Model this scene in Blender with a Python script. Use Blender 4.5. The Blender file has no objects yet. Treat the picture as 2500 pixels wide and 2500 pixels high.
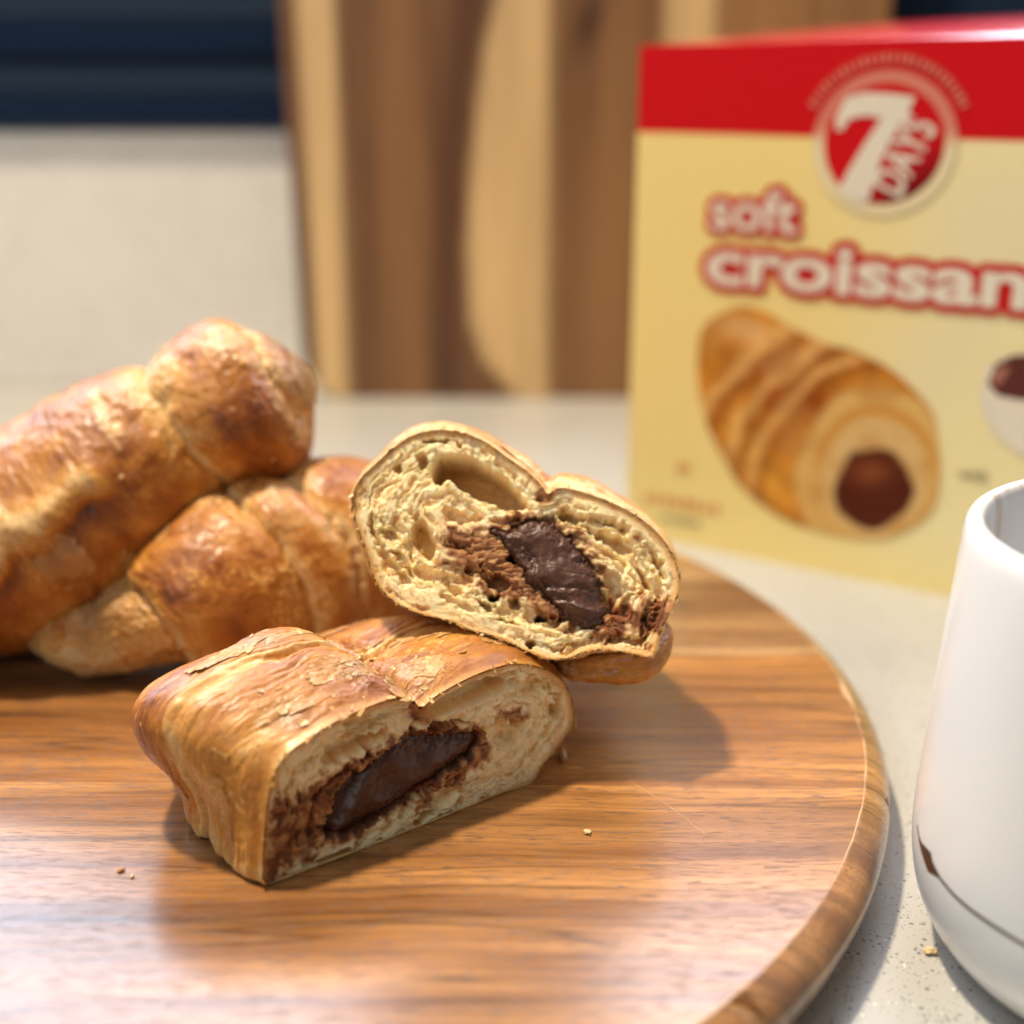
import bpy, bmesh, math, random
import numpy as np
from mathutils import Vector, Matrix

# ------------------------------------------------------------------ camera, world, lights, exposure
SC = bpy.context.scene
COL = SC.collection
FPX, HORIZ, CAMH = 3200.0, 1070.0, 16.0          # focal length in px of a 2500 px frame, horizon offset, height in cm
PITCH = math.atan(HORIZ / FPX)
cam_data = bpy.data.cameras.new('camera')
cam = bpy.data.objects.new('camera', cam_data)
COL.objects.link(cam)
cam.location = (0, 0, CAMH / 100)
cam.rotation_euler = (math.pi / 2 - PITCH, 0, 0)
cam_data.sensor_width = 36
cam_data.lens = 36 * FPX / 2500
cam_data.clip_start = 0.01
cam_data.clip_end = 20
cam_data.dof.use_dof = True
cam_data.dof.focus_distance = 0.262
cam_data.dof.aperture_fstop = 5.9
SC.camera = cam

world = bpy.data.worlds.new('World')
SC.world = world
world.use_nodes = True
wbg = world.node_tree.nodes['Background']
wbg.inputs['Color'].default_value = (1.0, 0.95, 0.88, 1)
wbg.inputs['Strength'].default_value = 0.07

def area(name, loc, target, sx, sy, power, color, spread=math.pi):
    d = bpy.data.lights.new(name, 'AREA')
    d.shape = 'RECTANGLE'; d.size = sx; d.size_y = sy
    d.energy = power; d.color = color; d.spread = spread
    o = bpy.data.objects.new(name, d)
    COL.objects.link(o)
    o.location = loc
    o.rotation_euler = (Vector(target) - Vector(loc)).to_track_quat('-Z', 'Y').to_euler()
    return o
area('window_light', (-0.42, 0.64, 0.47), (-0.34, 0.0, 0.30), 0.66, 0.48, 5.0, (0.66, 0.81, 1.0), math.radians(140))
area('second_window_light', (0.33, 0.65, 0.47), (0.25, 0.0, 0.30), 0.54, 0.48, 4.2, (0.84, 0.88, 1.0), math.radians(140))
area('ceiling_lamp', (-0.38, 0.40, 1.42), (0.0, 0.27, 0.05), 0.10, 0.10, 26.0, (1.0, 0.83, 0.60))
area('room_fill_light', (-0.95, -0.75, 1.20), (0.0, 0.5, 0.05), 1.1, 0.9, 6.0, (0.92, 0.95, 0.95))  # added fill from the front, brightens backsplash, carton and mug
SC.view_settings.view_transform = 'Standard'
SC.view_settings.look = 'None'
SC.view_settings.exposure = 0.38
SC.view_settings.gamma = 1.0
SC.render.engine = 'CYCLES'
SC.cycles.use_denoising = True
SC.cycles.max_bounces = 8
SC.cycles.sample_clamp_indirect = 6

# ------------------------------------------------------------------ photograph <-> place geometry (centimetres)
CC = np.array([0, 0, CAMH])
FW = np.array([0, math.cos(PITCH), -math.sin(PITCH)])
UP = np.array([0, math.sin(PITCH), math.cos(PITCH)])
RT = np.array([1.0, 0, 0])
def ray(x, y): return FW + (x - 1250) / FPX * RT - (y - 1250) / FPX * UP
def onplane(x, y, P, n):
    d = ray(x, y); t = np.dot(np.asarray(P, float) - CC, n) / np.dot(d, n)
    return CC + t * d
def onz(x, y, z): return onplane(x, y, (0, 0, z), np.array([0, 0, 1.0]))
def ony(x, y, Y): return onplane(x, y, (0, Y, 0), np.array([0, 1.0, 0]))
def unit(v):
    v = np.asarray(v, float); return v / np.linalg.norm(v)

# ------------------------------------------------------------------ noise
_rng = np.random.RandomState(7)
_TAB = _rng.rand(65536)
def _h(ix, iy, iz, seed):
    k = (ix * 73856093) ^ (iy * 19349663) ^ (iz * 83492791) ^ (seed * 2654435761 & 0xffffffff)
    k = (k ^ (k >> 13)) * 1274126177
    return _TAB[((k ^ (k >> 16)) & 65535)]
def vnoise(P, seed=0):
    """value noise, -1..1"""
    f = np.floor(P); i = f.astype(np.int64); t = P - f
    t = t * t * t * (t * (t * 6 - 15) + 10)
    x, y, z = t[..., 0], t[..., 1], t[..., 2]
    I, J, K = i[..., 0], i[..., 1], i[..., 2]
    def c(a, b, d): return _h(I + a, J + b, K + d, seed)
    x00 = c(0,0,0) * (1-x) + c(1,0,0) * x
    x10 = c(0,1,0) * (1-x) + c(1,1,0) * x
    x01 = c(0,0,1) * (1-x) + c(1,0,1) * x
    x11 = c(0,1,1) * (1-x) + c(1,1,1) * x
    return 2 * ((x00 * (1-y) + x10 * y) * (1-z) + (x01 * (1-y) + x11 * y) * z) - 1
def fbm(P, octv=4, seed=0, gain=0.5):
    a, s, tot = 1.0, 0, 0
    for o in range(octv):
        s = s + a * vnoise(P * (2.03 ** o) + 17.3 * o, seed + o); tot += a; a *= gain
    return s / tot * 1.6
def voro(X, Y, seed=0, jit=0.9):
    """2D worley: F1, F2, cell random"""
    ix = np.floor(X).astype(np.int64); iy = np.floor(Y).astype(np.int64)
    F1 = np.full(X.shape, 9.0); F2 = F1.copy(); R = np.zeros(X.shape); z = np.zeros_like(ix)
    for a in (-1, 0, 1):
        for b in (-1, 0, 1):
            px = ix + a + 0.5 + jit * (_h(ix + a, iy + b, z, seed) - 0.5)
            py = iy + b + 0.5 + jit * (_h(ix + a, iy + b, z, seed + 1) - 0.5)
            d = np.hypot(X - px, Y - py)
            r = _h(ix + a, iy + b, z, seed + 2)
            near = d < F1
            F2 = np.where(near, F1, np.minimum(F2, d))
            R = np.where(near, r, R); F1 = np.where(near, d, F1)
    return F1, F2, R
def sst(a, b, x):
    t = np.clip((x - a) / (b - a), 0, 1); return t * t * (3 - 2 * t)
def mixc(c, d, t):
    return c + (np.asarray(d) - c) * t[..., None]
def lin(*rgb):
    c = np.array(rgb, float) / 255
    return np.where(c <= 0.04045, c / 12.92, ((c + 0.055) / 1.055) ** 2.4)

# ------------------------------------------------------------------ object helpers
def tag(o, label=None, cat=None, group=None, kind=None):
    for k, v in (('label', label), ('category', cat), ('group', group), ('kind', kind)):
        if v: o[k] = v
    return o
def empty(name, loc_cm, label, cat, group=None):
    o = bpy.data.objects.new(name, None)
    o.empty_display_size = 0.01
    o.location = tuple(c / 100 for c in loc_cm)
    COL.objects.link(o)
    return tag(o, label, cat, group)
def link(name, me, mat, parent=None, smooth=True):
    """mesh in world metres; parented keeping its place"""
    o = bpy.data.objects.new(name, me)
    COL.objects.link(o)
    if mat: me.materials.append(mat)
    if smooth is not None and len(me.polygons):
        me.polygons.foreach_set('use_smooth', [smooth] * len(me.polygons))
    if parent:
        o.parent = parent
        me.transform(Matrix.Translation(-parent.location))
    return o
def np_mesh(name, V, Fq, colr=None):
    """V (n,3) in cm, Fq (m,4) or (m,3)"""
    me = bpy.data.meshes.new(name)
    V = np.asarray(V, np.float32) / 100
    Fq = np.asarray(Fq, np.int32); k = Fq.shape[1]
    me.vertices.add(len(V)); me.vertices.foreach_set('co', V.ravel())
    me.loops.add(Fq.size); me.loops.foreach_set('vertex_index', Fq.ravel())
    me.polygons.add(len(Fq))
    me.polygons.foreach_set('loop_start', np.arange(0, Fq.size, k, dtype=np.int32))
    me.update(calc_edges=True)
    if colr is not None:
        at = me.color_attributes.new('Col', 'FLOAT_COLOR', 'POINT')
        c4 = np.ones((len(V), 4), np.float32); c4[:, :3] = np.clip(colr, 0, 1)
        at.data.foreach_set('color', c4.ravel())
    me.validate()
    return me
def bm_mesh(name, bm):
    me = bpy.data.meshes.new(name); bm.normal_update(); bm.to_mesh(me); bm.free(); return me
def grid_faces(ns, nt, wrap=False):
    i = np.arange(ns - 1)[:, None]; j = np.arange(nt if wrap else nt - 1)[None]
    j2 = (j + 1) % nt
    return np.stack([i * nt + j, i * nt + j2, (i + 1) * nt + j2, (i + 1) * nt + j], -1).reshape(-1, 4)
def masked(V, colr, ns, nt, mask):
    """grid faces whose four corners are inside mask, unused vertices dropped"""
    Fq = grid_faces(ns, nt); m = mask.ravel()
    Fq = Fq[m[Fq].all(1)]
    used = np.zeros(ns * nt, bool); used[Fq.ravel()] = True
    idx = np.cumsum(used) - 1
    return V.reshape(-1, 3)[used], idx[Fq], (None if colr is None else colr.reshape(-1, 3)[used])
def poly_sd(X, Y, poly, chunk=40000):
    """signed distance, positive inside"""
    poly = np.asarray(poly, float); A = poly; B = np.roll(poly, -1, 0)
    xs, ys = X.ravel(), Y.ravel(); out = np.empty(xs.shape)
    for s in range(0, len(xs), chunk):
        x = xs[s:s+chunk, None]; y = ys[s:s+chunk, None]
        ex, ey = (B - A).T; wx, wy = x - A[:, 0], y - A[:, 1]
        t = np.clip((wx * ex + wy * ey) / (ex * ex + ey * ey + 1e-12), 0, 1)
        d = np.hypot(wx - ex * t, wy - ey * t).min(1)
        c1 = A[:, 1] > y; c2 = B[:, 1] > y
        xi = A[:, 0] + (y - A[:, 1]) / np.where(np.abs(ey) < 1e-12, 1e-12, ey) * ex
        ins = ((c1 != c2) & (x < xi)).sum(1) % 2 == 1
        out[s:s+chunk] = np.where(ins, d, -d)
    return out.reshape(X.shape)
def smooth_closed(pts, n=240):
    """Catmull-Rom resample of a closed outline"""
    P = np.asarray(pts, float); m = len(P); out = []
    for k in range(n):
        f = k / n * m; i = int(f); t = f - i
        p0, p1, p2, p3 = P[(i-1) % m], P[i % m], P[(i+1) % m], P[(i+2) % m]
        out.append(0.5 * ((2*p1) + (-p0+p2)*t + (2*p0-5*p1+4*p2-p3)*t*t + (-p0+3*p1-3*p2+p3)*t**3))
    return np.array(out)
def spline(pts, t):
    """open interpolation of rows at t in 0..1 (Catmull-Rom)"""
    P = np.asarray(pts, float); P = np.vstack([2*P[0]-P[1], P, 2*P[-1]-P[-2]]); m = len(P) - 3
    f = np.clip(t, 0, 1) * m; i = np.minimum(f.astype(int), m - 1); u = (f - i)[:, None]
    p0, p1, p2, p3 = P[i], P[i+1], P[i+2], P[i+3]
    return 0.5 * ((2*p1) + (-p0+p2)*u + (2*p0-5*p1+4*p2-p3)*u*u + (-p0+3*p1-3*p2+p3)*u**3)

# ------------------------------------------------------------------ materials
def mat(name):
    m = bpy.data.materials.new(name); m.use_nodes = True
    nt = m.node_tree; b = nt.nodes['Principled BSDF']
    return m, nt, b
def N(nt, t, **kw):
    n = nt.nodes.new(t)
    for k, v in kw.items():
        if k in n.inputs: n.inputs[k].default_value = v
        else: setattr(n, k, v)
    return n
def coords(nt, scale=(1, 1, 1), kind='Object', loc=(0, 0, 0), rot=(0, 0, 0)):
    tc = N(nt, 'ShaderNodeTexCoord'); mp = N(nt, 'ShaderNodeMapping')
    mp.inputs['Scale'].default_value = scale; mp.inputs['Location'].default_value = loc
    mp.inputs['Rotation'].default_value = rot
    nt.links.new(tc.outputs[kind], mp.inputs[0]); return mp.outputs[0]
def noise(nt, vec, scale, detail=4, rough=0.55, dist=0.0):
    n = N(nt, 'ShaderNodeTexNoise'); n.inputs['Scale'].default_value = scale
    n.inputs['Detail'].default_value = detail; n.inputs['Roughness'].default_value = rough
    n.inputs['Distortion'].default_value = dist
    nt.links.new(vec, n.inputs['Vector']); return n.outputs['Fac']
def ramp(nt, fac, stops, interp='LINEAR'):
    r = N(nt, 'ShaderNodeValToRGB'); e = r.color_ramp.elements; r.color_ramp.interpolation = interp
    while len(e) < len(stops): e.new(0.5)
    for k, (p, c) in enumerate(stops):
        e[k].position = p; e[k].color = (*c, 1) if len(c) == 3 else c
    nt.links.new(fac, r.inputs[0]); return r.outputs[0]
def mix(nt, a, b, f, mode='MIX'):
    m = N(nt, 'ShaderNodeMix', data_type='RGBA', blend_type=mode)
    for s, v in ((m.inputs[6], a), (m.inputs[7], b), (m.inputs[0], f)):
        if hasattr(v, 'links'): nt.links.new(v, s)
        else: s.default_value = v if not isinstance(v, tuple) or len(v) == 4 else (*v, 1)
    return m.outputs[2]
def math_(nt, op, a, b=0.0, c=0.0):
    m = N(nt, 'ShaderNodeMath', operation=op)
    for s, v in zip(m.inputs, (a, b, c)):
        if hasattr(v, 'links'): nt.links.new(v, s)
        else: s.default_value = v
    return m.outputs[0]
def bump(nt, b, h, strength, dist):
    n = N(nt, 'ShaderNodeBump'); n.inputs['Strength'].default_value = strength
    n.inputs['Distance'].default_value = dist
    nt.links.new(h, n.inputs['Height']); nt.links.new(n.outputs[0], b.inputs['Normal']); return n
def attr(nt):
    a = N(nt, 'ShaderNodeAttribute'); a.attribute_name = 'Col'; return a.outputs['Color']
G3 = lambda v: (v, v, v)

def crust_material():
    m, nt, b = mat('baked_crust')
    v = coords(nt)
    n1 = noise(nt, v, 900, 5, 0.65)
    n2 = noise(nt, v, 260, 4, 0.6)
    c = mix(nt, attr(nt), ramp(nt, n1, [(0.3, G3(0.78)), (0.7, G3(1.16))]), 1.0, 'MULTIPLY')
    nt.links.new(c, b.inputs['Base Color'])
    r = ramp(nt, n2, [(0.3, G3(0.36)), (0.7, G3(0.60))])
    nt.links.new(r, b.inputs['Roughness'])
    h = math_(nt, 'ADD', math_(nt, 'MULTIPLY', n1, 0.5), n2)
    bump(nt, b, h, 0.55, 0.0004)
    b.inputs['Subsurface Weight'].default_value = 0.18
    b.inputs['Subsurface Radius'].default_value = (1.0, 0.45, 0.15)
    b.inputs['Subsurface Scale'].default_value = 0.003
    b.inputs['Specular IOR Level'].default_value = 0.55
    b.inputs['Coat Weight'].default_value = 0.18
    b.inputs['Coat Roughness'].default_value = 0.25
    return m
def crumb_material():
    m, nt, b = mat('bread_crumb')
    v = coords(nt)
    n1 = noise(nt, v, 1400, 4, 0.6)
    c = mix(nt, attr(nt), ramp(nt, n1, [(0.3, G3(0.92)), (0.7, G3(1.04))]), 1.0, 'MULTIPLY')
    nt.links.new(c, b.inputs['Base Color'])
    b.inputs['Roughness'].default_value = 0.6
    bump(nt, b, n1, 0.3, 0.0002)
    b.inputs['Subsurface Weight'].default_value = 0.55
    b.inputs['Subsurface Radius'].default_value = (1.0, 0.60, 0.25)
    b.inputs['Subsurface Scale'].default_value = 0.0036
    b.inputs['Specular IOR Level'].default_value = 0.35
    return m
def choc_material():
    m, nt, b = mat('chocolate_cream')
    v = coords(nt)
    n1 = noise(nt, v, 500, 4, 0.6)
    c = ramp(nt, n1, [(0.3, (0.078, 0.031, 0.020)), (0.72, (0.100, 0.041, 0.028))])
    nt.links.new(c, b.inputs['Base Color'])
    b.inputs['Roughness'].default_value = 0.42
    b.inputs['Specular IOR Level'].default_value = 0.5
    bump(nt, b, n1, 0.25, 0.0002)
    return m
def board_material(name, c1, c2, c3, seed, gloss=0.30):
    """oiled acacia, grain along X"""
    m, nt, b = mat(name)
    v = coords(nt, (1, 1, 1), loc=(seed * 0.37, seed * 0.71, 0))
    warp = noise(nt, v, 9, 3, 0.5)
    st = N(nt, 'ShaderNodeVectorMath', operation='MULTIPLY'); st.inputs[1].default_value = (0.055, 1.0, 0.25)
    nt.links.new(v, st.inputs[0])
    wv = N(nt, 'ShaderNodeVectorMath', operation='ADD'); nt.links.new(st.outputs[0], wv.inputs[0])
    sc = N(nt, 'ShaderNodeVectorMath', operation='SCALE'); sc.inputs['Scale'].default_value = 0.012
    cw = N(nt, 'ShaderNodeCombineXYZ'); nt.links.new(warp, cw.inputs[1]); nt.links.new(cw.outputs[0], sc.inputs[0])
    nt.links.new(sc.outputs[0], wv.inputs[1])
    bands = noise(nt, wv.outputs[0], 95, 3, 0.55)
    fine = noise(nt, wv.outputs[0], 620, 5, 0.65)
    c = ramp(nt, bands, [(0.30, c1), (0.47, c2), (0.62, c3), (0.75, tuple(x * 1.08 for x in c3))])
    c = mix(nt, c, ramp(nt, fine, [(0.28, G3(0.58)), (0.48, G3(0.98)), (0.75, G3(1.15))]), 1.0, 'MULTIPLY')
    wide = noise(nt, wv.outputs[0], 34, 2, 0.5)
    c = mix(nt, c, ramp(nt, wide, [(0.30, (0.62, 0.60, 0.66)), (0.48, (0.98, 0.96, 0.94)), (0.66, (1.28, 1.32, 1.42))]), 1.0, 'MULTIPLY')
    # dark growth lines
    ln = noise(nt, wv.outputs[0], 62, 2, 0.4)
    l2 = math_(nt, 'ABSOLUTE', math_(nt, 'SUBTRACT', math_(nt, 'FRACT', math_(nt, 'MULTIPLY', ln, 7.0)), 0.5))
    lf = ramp(nt, l2, [(0.0, G3(0.30)), (0.022, G3(0.62)), (0.07, G3(1.0))])
    c = mix(nt, c, lf, 0.75, 'MULTIPLY')
    # open pores: short dark strokes along the grain
    st2 = N(nt, 'ShaderNodeVectorMath', operation='MULTIPLY'); st2.inputs[1].default_value = (0.075, 1.0, 1.0)
    nt.links.new(v, st2.inputs[0])
    pore = noise(nt, st2.outputs[0], 3300, 1, 0.4)
    dens = noise(nt, v, 30, 2, 0.5)
    pth = math_(nt, 'ADD', pore, math_(nt, 'MULTIPLY', dens, 0.16))
    pf = ramp(nt, pth, [(0.665, G3(0.0)), (0.715, G3(1.0))])
    c = mix(nt, c, (0.11, 0.045, 0.016), math_(nt, 'MULTIPLY', pf, 0.80))
    nt.links.new(c, b.inputs['Base Color'])
    rr = math_(nt, 'ADD', math_(nt, 'MULTIPLY', pf, 0.35), math_(nt, 'ADD', math_(nt, 'MULTIPLY', fine, 0.18), gloss - 0.09))
    nt.links.new(rr, b.inputs['Roughness'])
    b.inputs['Specular IOR Level'].default_value = 0.5
    h = math_(nt, 'SUBTRACT', math_(nt, 'MULTIPLY', fine, 0.35), pf)
    bump(nt, b, h, 0.22, 0.0002)
    b.inputs['Coat Weight'].default_value = 0.6; b.inputs['Coat Roughness'].default_value = 0.22
    return m
def vwood_material():
    """standing board: colour per vertex, vertical grain"""
    m, nt, b = mat('striped_acacia')
    v = coords(nt, (1, 1, 0.06))
    n1 = noise(nt, v, 110, 4, 0.6); n2 = noise(nt, v, 35, 2, 0.5)
    f = ramp(nt, n1, [(0.3, G3(0.72)), (0.7, G3(1.15))])
    c = mix(nt, attr(nt), f, 0.8, 'MULTIPLY')
    c = mix(nt, c, ramp(nt, n2, [(0.3, G3(0.8)), (0.7, G3(1.1))]), 0.8, 'MULTIPLY')
    nt.links.new(c, b.inputs['Base Color']); b.inputs['Roughness'].default_value = 0.5
    return m
def quartz_material(name, base, vary, rough):
    m, nt, b = mat(name)
    v = coords(nt)
    big = noise(nt, v, 14, 3, 0.5)
    c = ramp(nt, big, [(0.3, base), (0.7, vary)])
    for sc, lo, hi, colr, dens in ((760, 0.10, 0.30, (0.12, 0.115, 0.11), 0.60), (1350, 0.12, 0.30, (0.18, 0.17, 0.16), 0.55), (700, 0.10, 0.22, (0.70, 0.69, 0.66), 0.86), (260, 0.05, 0.14, (0.12, 0.09, 0.07), 0.88)):
        wv = N(nt, 'ShaderNodeVectorMath', operation='ADD'); wv.inputs[1].default_value = (sc * 0.001, 0.3, 0)
        nt.links.new(v, wv.inputs[0])
        vo = N(nt, 'ShaderNodeTexVoronoi'); vo.inputs['Scale'].default_value = sc; vo.inputs['Randomness'].default_value = 1
        nt.links.new(wv.outputs[0], vo.inputs['Vector'])
        sep = N(nt, 'ShaderNodeSeparateColor'); nt.links.new(vo.outputs['Color'], sep.inputs[0])
        on = math_(nt, 'GREATER_THAN', sep.outputs[0], dens)
        near = math_(nt, 'LESS_THAN', vo.outputs['Distance'], math_(nt, 'MULTIPLY_ADD', sep.outputs[1], hi - lo, lo + 0.06))
        c = mix(nt, c, colr, math_(nt, 'MULTIPLY', math_(nt, 'MULTIPLY', on, near), 0.72))
    nt.links.new(c, b.inputs['Base Color'])
    b.inputs['Roughness'].default_value = rough
    return m
def plain(name, colr, rough, spec=0.5, coat=0.0, sss=0.0):
    m, nt, b = mat(name)
    b.inputs['Base Color'].default_value = (*colr, 1); b.inputs['Roughness'].default_value = rough
    b.inputs['Specular IOR Level'].default_value = spec
    b.inputs['Coat Weight'].default_value = coat; b.inputs['Coat Roughness'].default_value = 0.08
    v = coords(nt); n = noise(nt, v, 300, 3, 0.5)
    nt.links.new(mix(nt, (*colr, 1), ramp(nt, n, [(0.3, G3(0.95)), (0.7, G3(1.04))]), 1.0, 'MULTIPLY'), b.inputs['Base Color'])
    if sss:
        b.inputs['Subsurface Weight'].default_value = sss; b.inputs['Subsurface Scale'].default_value = 0.004
    return m
def print_material(name='printed_card'):
    m, nt, b = mat(name)
    nt.links.new(attr(nt), b.inputs['Base Color'])
    b.inputs['Roughness'].default_value = 0.42
    b.inputs['Specular IOR Level'].default_value = 0.25
    return m
M_CRUST, M_CRUMB, M_CHOC = crust_material(), crumb_material(), choc_material()
M_VWOOD, M_PRINT = vwood_material(), print_material()

# ------------------------------------------------------------------ the setting: counter, upstand, slatted panel
ZT = 1.8                                            # top of the round board, cm
def box_bm(x0, x1, y0, y1, z0, z1, bev=0.0):
    bm = bmesh.new(); bmesh.ops.create_cube(bm, size=1)
    for v in bm.verts:
        v.co = Vector(((x0 if v.co.x < 0 else x1) / 100, (y0 if v.co.y < 0 else y1) / 100, (z0 if v.co.z < 0 else z1) / 100))
    if bev: bmesh.ops.bevel(bm, geom=bm.edges[:], offset=bev / 100, segments=2, affect='EDGES', profile=0.6)
    return bm
o = link('countertop', bm_mesh('countertop', box_bm(-110, 110, -10, 70, -3, 0)), quartz_material('speckled_quartz', (0.40, 0.395, 0.375), (0.45, 0.445, 0.425), 0.32), smooth=False)
tag(o, kind='structure')
YW = 69.6
o = link('backsplash', bm_mesh('backsplash', box_bm(-110, 110, YW, YW + 2, 0.02, 13.2, 0.1)), quartz_material('pale_quartz', (0.84, 0.82, 0.79), (0.89, 0.87, 0.84), 0.30), smooth=False)
tag(o, kind='structure')
panel = empty('slatted_panel', (0, YW + 2, 13.2), 'dark navy wall panel of horizontal slats above the pale stone backsplash', 'panel')
M_NAVY = plain('navy_paint', (0.003, 0.014, 0.045), 0.4, 0.2)
M_NAVY_LIT = plain('navy_paint_lit', (0.008, 0.020, 0.045), 0.5, 0.15)  # lighter copy of the navy: reflections on the tilted slats put into colour
o = link('backing', bm_mesh('backing', box_bm(-110, 110, YW + 1.2, YW + 2.2, 13.3, 42)), plain('dark_backing', (0.006, 0.012, 0.024), 0.6), panel, smooth=False)
zz = 13.35
for k in range(14):
    hgt = 1.75
    bm = box_bm(-110, 110, YW - 0.45, YW + 1.1, zz, zz + hgt - 0.12, 0.12)
    for v in bm.verts:                                  # each slat leans back a little, alternately
        if v.co.z > (zz + hgt / 2) / 100: v.co.y += (0.28 if k % 2 else -0.05) / 100
    link('slat', bm_mesh('slat', bm), M_NAVY_LIT if k % 2 else M_NAVY, panel, smooth=False)
    zz += hgt

# ------------------------------------------------------------------ standing striped chopping board
YB = 66.4
def px2x(px, z=8.0): return ony(px, 600, YB)[0]
stand = empty('chopping_board', (3, YB + 1, 0), 'tall striped acacia chopping board standing upright against the backsplash', 'chopping board')
cream, tan, brown, dark = lin(228,192,140), lin(158,114,74), lin(122,84,54), lin(78,46,28)
def curve_px(y, pts):
    ys, xs = zip(*pts); return np.interp(y, ys, xs)
def stave_colour(PX, PY, U, Z):
    c = np.zeros(PX.shape + (3,)) + brown
    n = fbm(np.stack([PX / 60, PY / 700, 0 * PX], -1), 3, 5)
    c = mixc(c, dark, sst(0.1, 0.9, n) * 0.5)
    c = mixc(c, cream, sst(-9, 9, PX - 738) * (1 - sst(-14, 14, PX - 836)))
    c = mixc(c, tan, 0.55 * np.exp(-((PX - 990) / 60.0) ** 2))
    c = mixc(c, dark, 0.8 * np.exp(-((PX - curve_px(PY, [(0, 1150), (400, 1100), (950, 1085)])) / 40.0) ** 2))
    left = curve_px(PY, [(-700, 1330), (0, 1212), (120, 1185), (350, 1160), (600, 1140), (780, 1145), (880, 1180), (960, 1260)])
    c = mixc(c, cream, sst(-12, 12, PX - left) * (1 - sst(-10, 10, PX - 1342)))
    c = mixc(c, tan, sst(-10, 10, PX - 1342) * (0.45 + 0.25 * np.sin(PX / 33.0)))
    c = mixc(c, dark * 0.8, np.exp(-((PX - 1428 + (PY - 60) * 0.25) / 26.0) ** 2 - ((PY - 50) / 75.0) ** 2))
    c = mixc(c, cream * 0.95, sst(-14, 14, PX - 1610) * (1 - sst(-14, 14, PX - 1730)))
    c = mixc(c, tan, sst(-14, 14, PX - 1730))
    return c
SEAMS = [692, 838, 1060, 1342, 1610, 1735, 1950, 2132]
for k in range(len(SEAMS) - 1):
    p0, p1 = SEAMS[k], SEAMS[k + 1]
    x0, x1 = px2x(p0), px2x(p1)
    nu, nz = 16, 70
    u = np.linspace(0, 1, nu)[None, :]; w = np.linspace(0, 1, nz)[:, None]
    X = (x0 + 0.02 + (x1 - x0 - 0.04) * u) + 0 * w
    zb = np.zeros_like(u)
    if k == 0:   zb = 2.4 * (1 - np.sqrt(np.clip(1 - (1 - np.clip((X[0] - x0) / 2.8, 0, 1)) ** 2, 0, 1)))[None]
    if k == len(SEAMS) - 2: zb = 2.4 * (1 - np.sqrt(np.clip(1 - (1 - np.clip((x1 - X[0]) / 2.8, 0, 1)) ** 2, 0, 1)))[None]
    zb = zb + 0.05
    Z = zb + (34 - zb) * w
    if k == 0: X = X + (0.035 * (34 - Z) * (u < 2)) * (1 - u) * 0.6   # outer edge flares upward
    yoff = 0.03 * math.sin(k * 2.3)
    Yf = YB + yoff + 0 * X + Z * 0.03
    PXs = p0 + (p1 - p0) * u + 0 * w
    depth = YB * math.cos(PITCH) + (CAMH - Z) * math.sin(PITCH)
    PYs = 1250 - FPX * (YB * math.sin(PITCH) - (CAMH - Z) * math.cos(PITCH)) / depth
    c = stave_colour(PXs, PYs, X, Z)
    Vf = np.stack([X, Yf, Z], -1).reshape(-1, 3); Vb = Vf + np.array([0, 1.8, 0])
    n0 = nu * nz
    F1 = grid_faces(nz, nu); F2 = F1[:, ::-1] + n0
    idx = np.arange(n0).reshape(nz, nu)
    loop = np.concatenate([idx[0, :-1], idx[:-1, -1], idx[-1, :0:-1], idx[:0:-1, 0]])
    nx = np.roll(loop, -1)
    Fs = np.stack([loop, loop + n0, nx + n0, nx], -1)
    me = np_mesh('stave', np.vstack([Vf, Vb]), np.vstack([F1, F2, Fs]), np.vstack([c.reshape(-1, 3)] * 2))
    link('stave', me, M_VWOOD, stand, smooth=False)

# ------------------------------------------------------------------ round serving board, cut into glued staves
BC, BR = (-8.33, 29.02), 16.47
PROF = [(0.0, 0.12), (15.9, 0.12), (16.3, 0.16), (16.62, 0.34), (16.86, 0.62), (16.98, 0.95), (17.0, 1.15), (16.95, 1.35), (16.84, 1.53), (16.66, 1.69), (16.50, 1.775), (BR, ZT), (BR - 0.12, ZT), (0.0, ZT)]
def disc_bm(seg=220):
    bm = bmesh.new(); rings = []
    for r, z in PROF:
        if r == 0: rings.append([bm.verts.new((BC[0] / 100, BC[1] / 100, z / 100))])
        else: rings.append([bm.verts.new(((BC[0] + r * math.cos(2*math.pi*i/seg)) / 100, (BC[1] + r * math.sin(2*math.pi*i/seg)) / 100, z / 100)) for i in range(seg)])
    for a, b in zip(rings, rings[1:]):
        for i in range(seg):
            j = (i + 1) % seg
            if len(a) == 1: bm.faces.new((a[0], b[j], b[i]))
            elif len(b) == 1: bm.faces.new((a[i], a[j], b[0]))
            else: bm.faces.new((a[i], a[j], b[j], b[i]))
    return bm
rboard = empty('serving_board', (BC[0], BC[1], 0), 'round wooden serving board of warm brown acacia lying on the speckled counter', 'serving board')
seams_y = [11.0, 17.6, 24.35, 30.9, 37.4, 47.0]
tones = [((0.22, 0.085, 0.028), (0.33, 0.140, 0.042), (0.45, 0.215, 0.068)),
         ((0.22, 0.085, 0.028), (0.34, 0.145, 0.042), (0.46, 0.220, 0.070)),
         ((0.20, 0.075, 0.022), (0.31, 0.125, 0.034), (0.41, 0.180, 0.050)),
         ((0.17, 0.090, 0.042), (0.34, 0.180, 0.075), (0.50, 0.300, 0.130)),
         ((0.26, 0.110, 0.030), (0.40, 0.185, 0.055), (0.50, 0.260, 0.085))]
tones = [tuple(tuple(x * q_ for x in c_) for c_, q_ in zip(t_, (0.62, 0.80, 0.98))) for t_ in tones]
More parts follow.
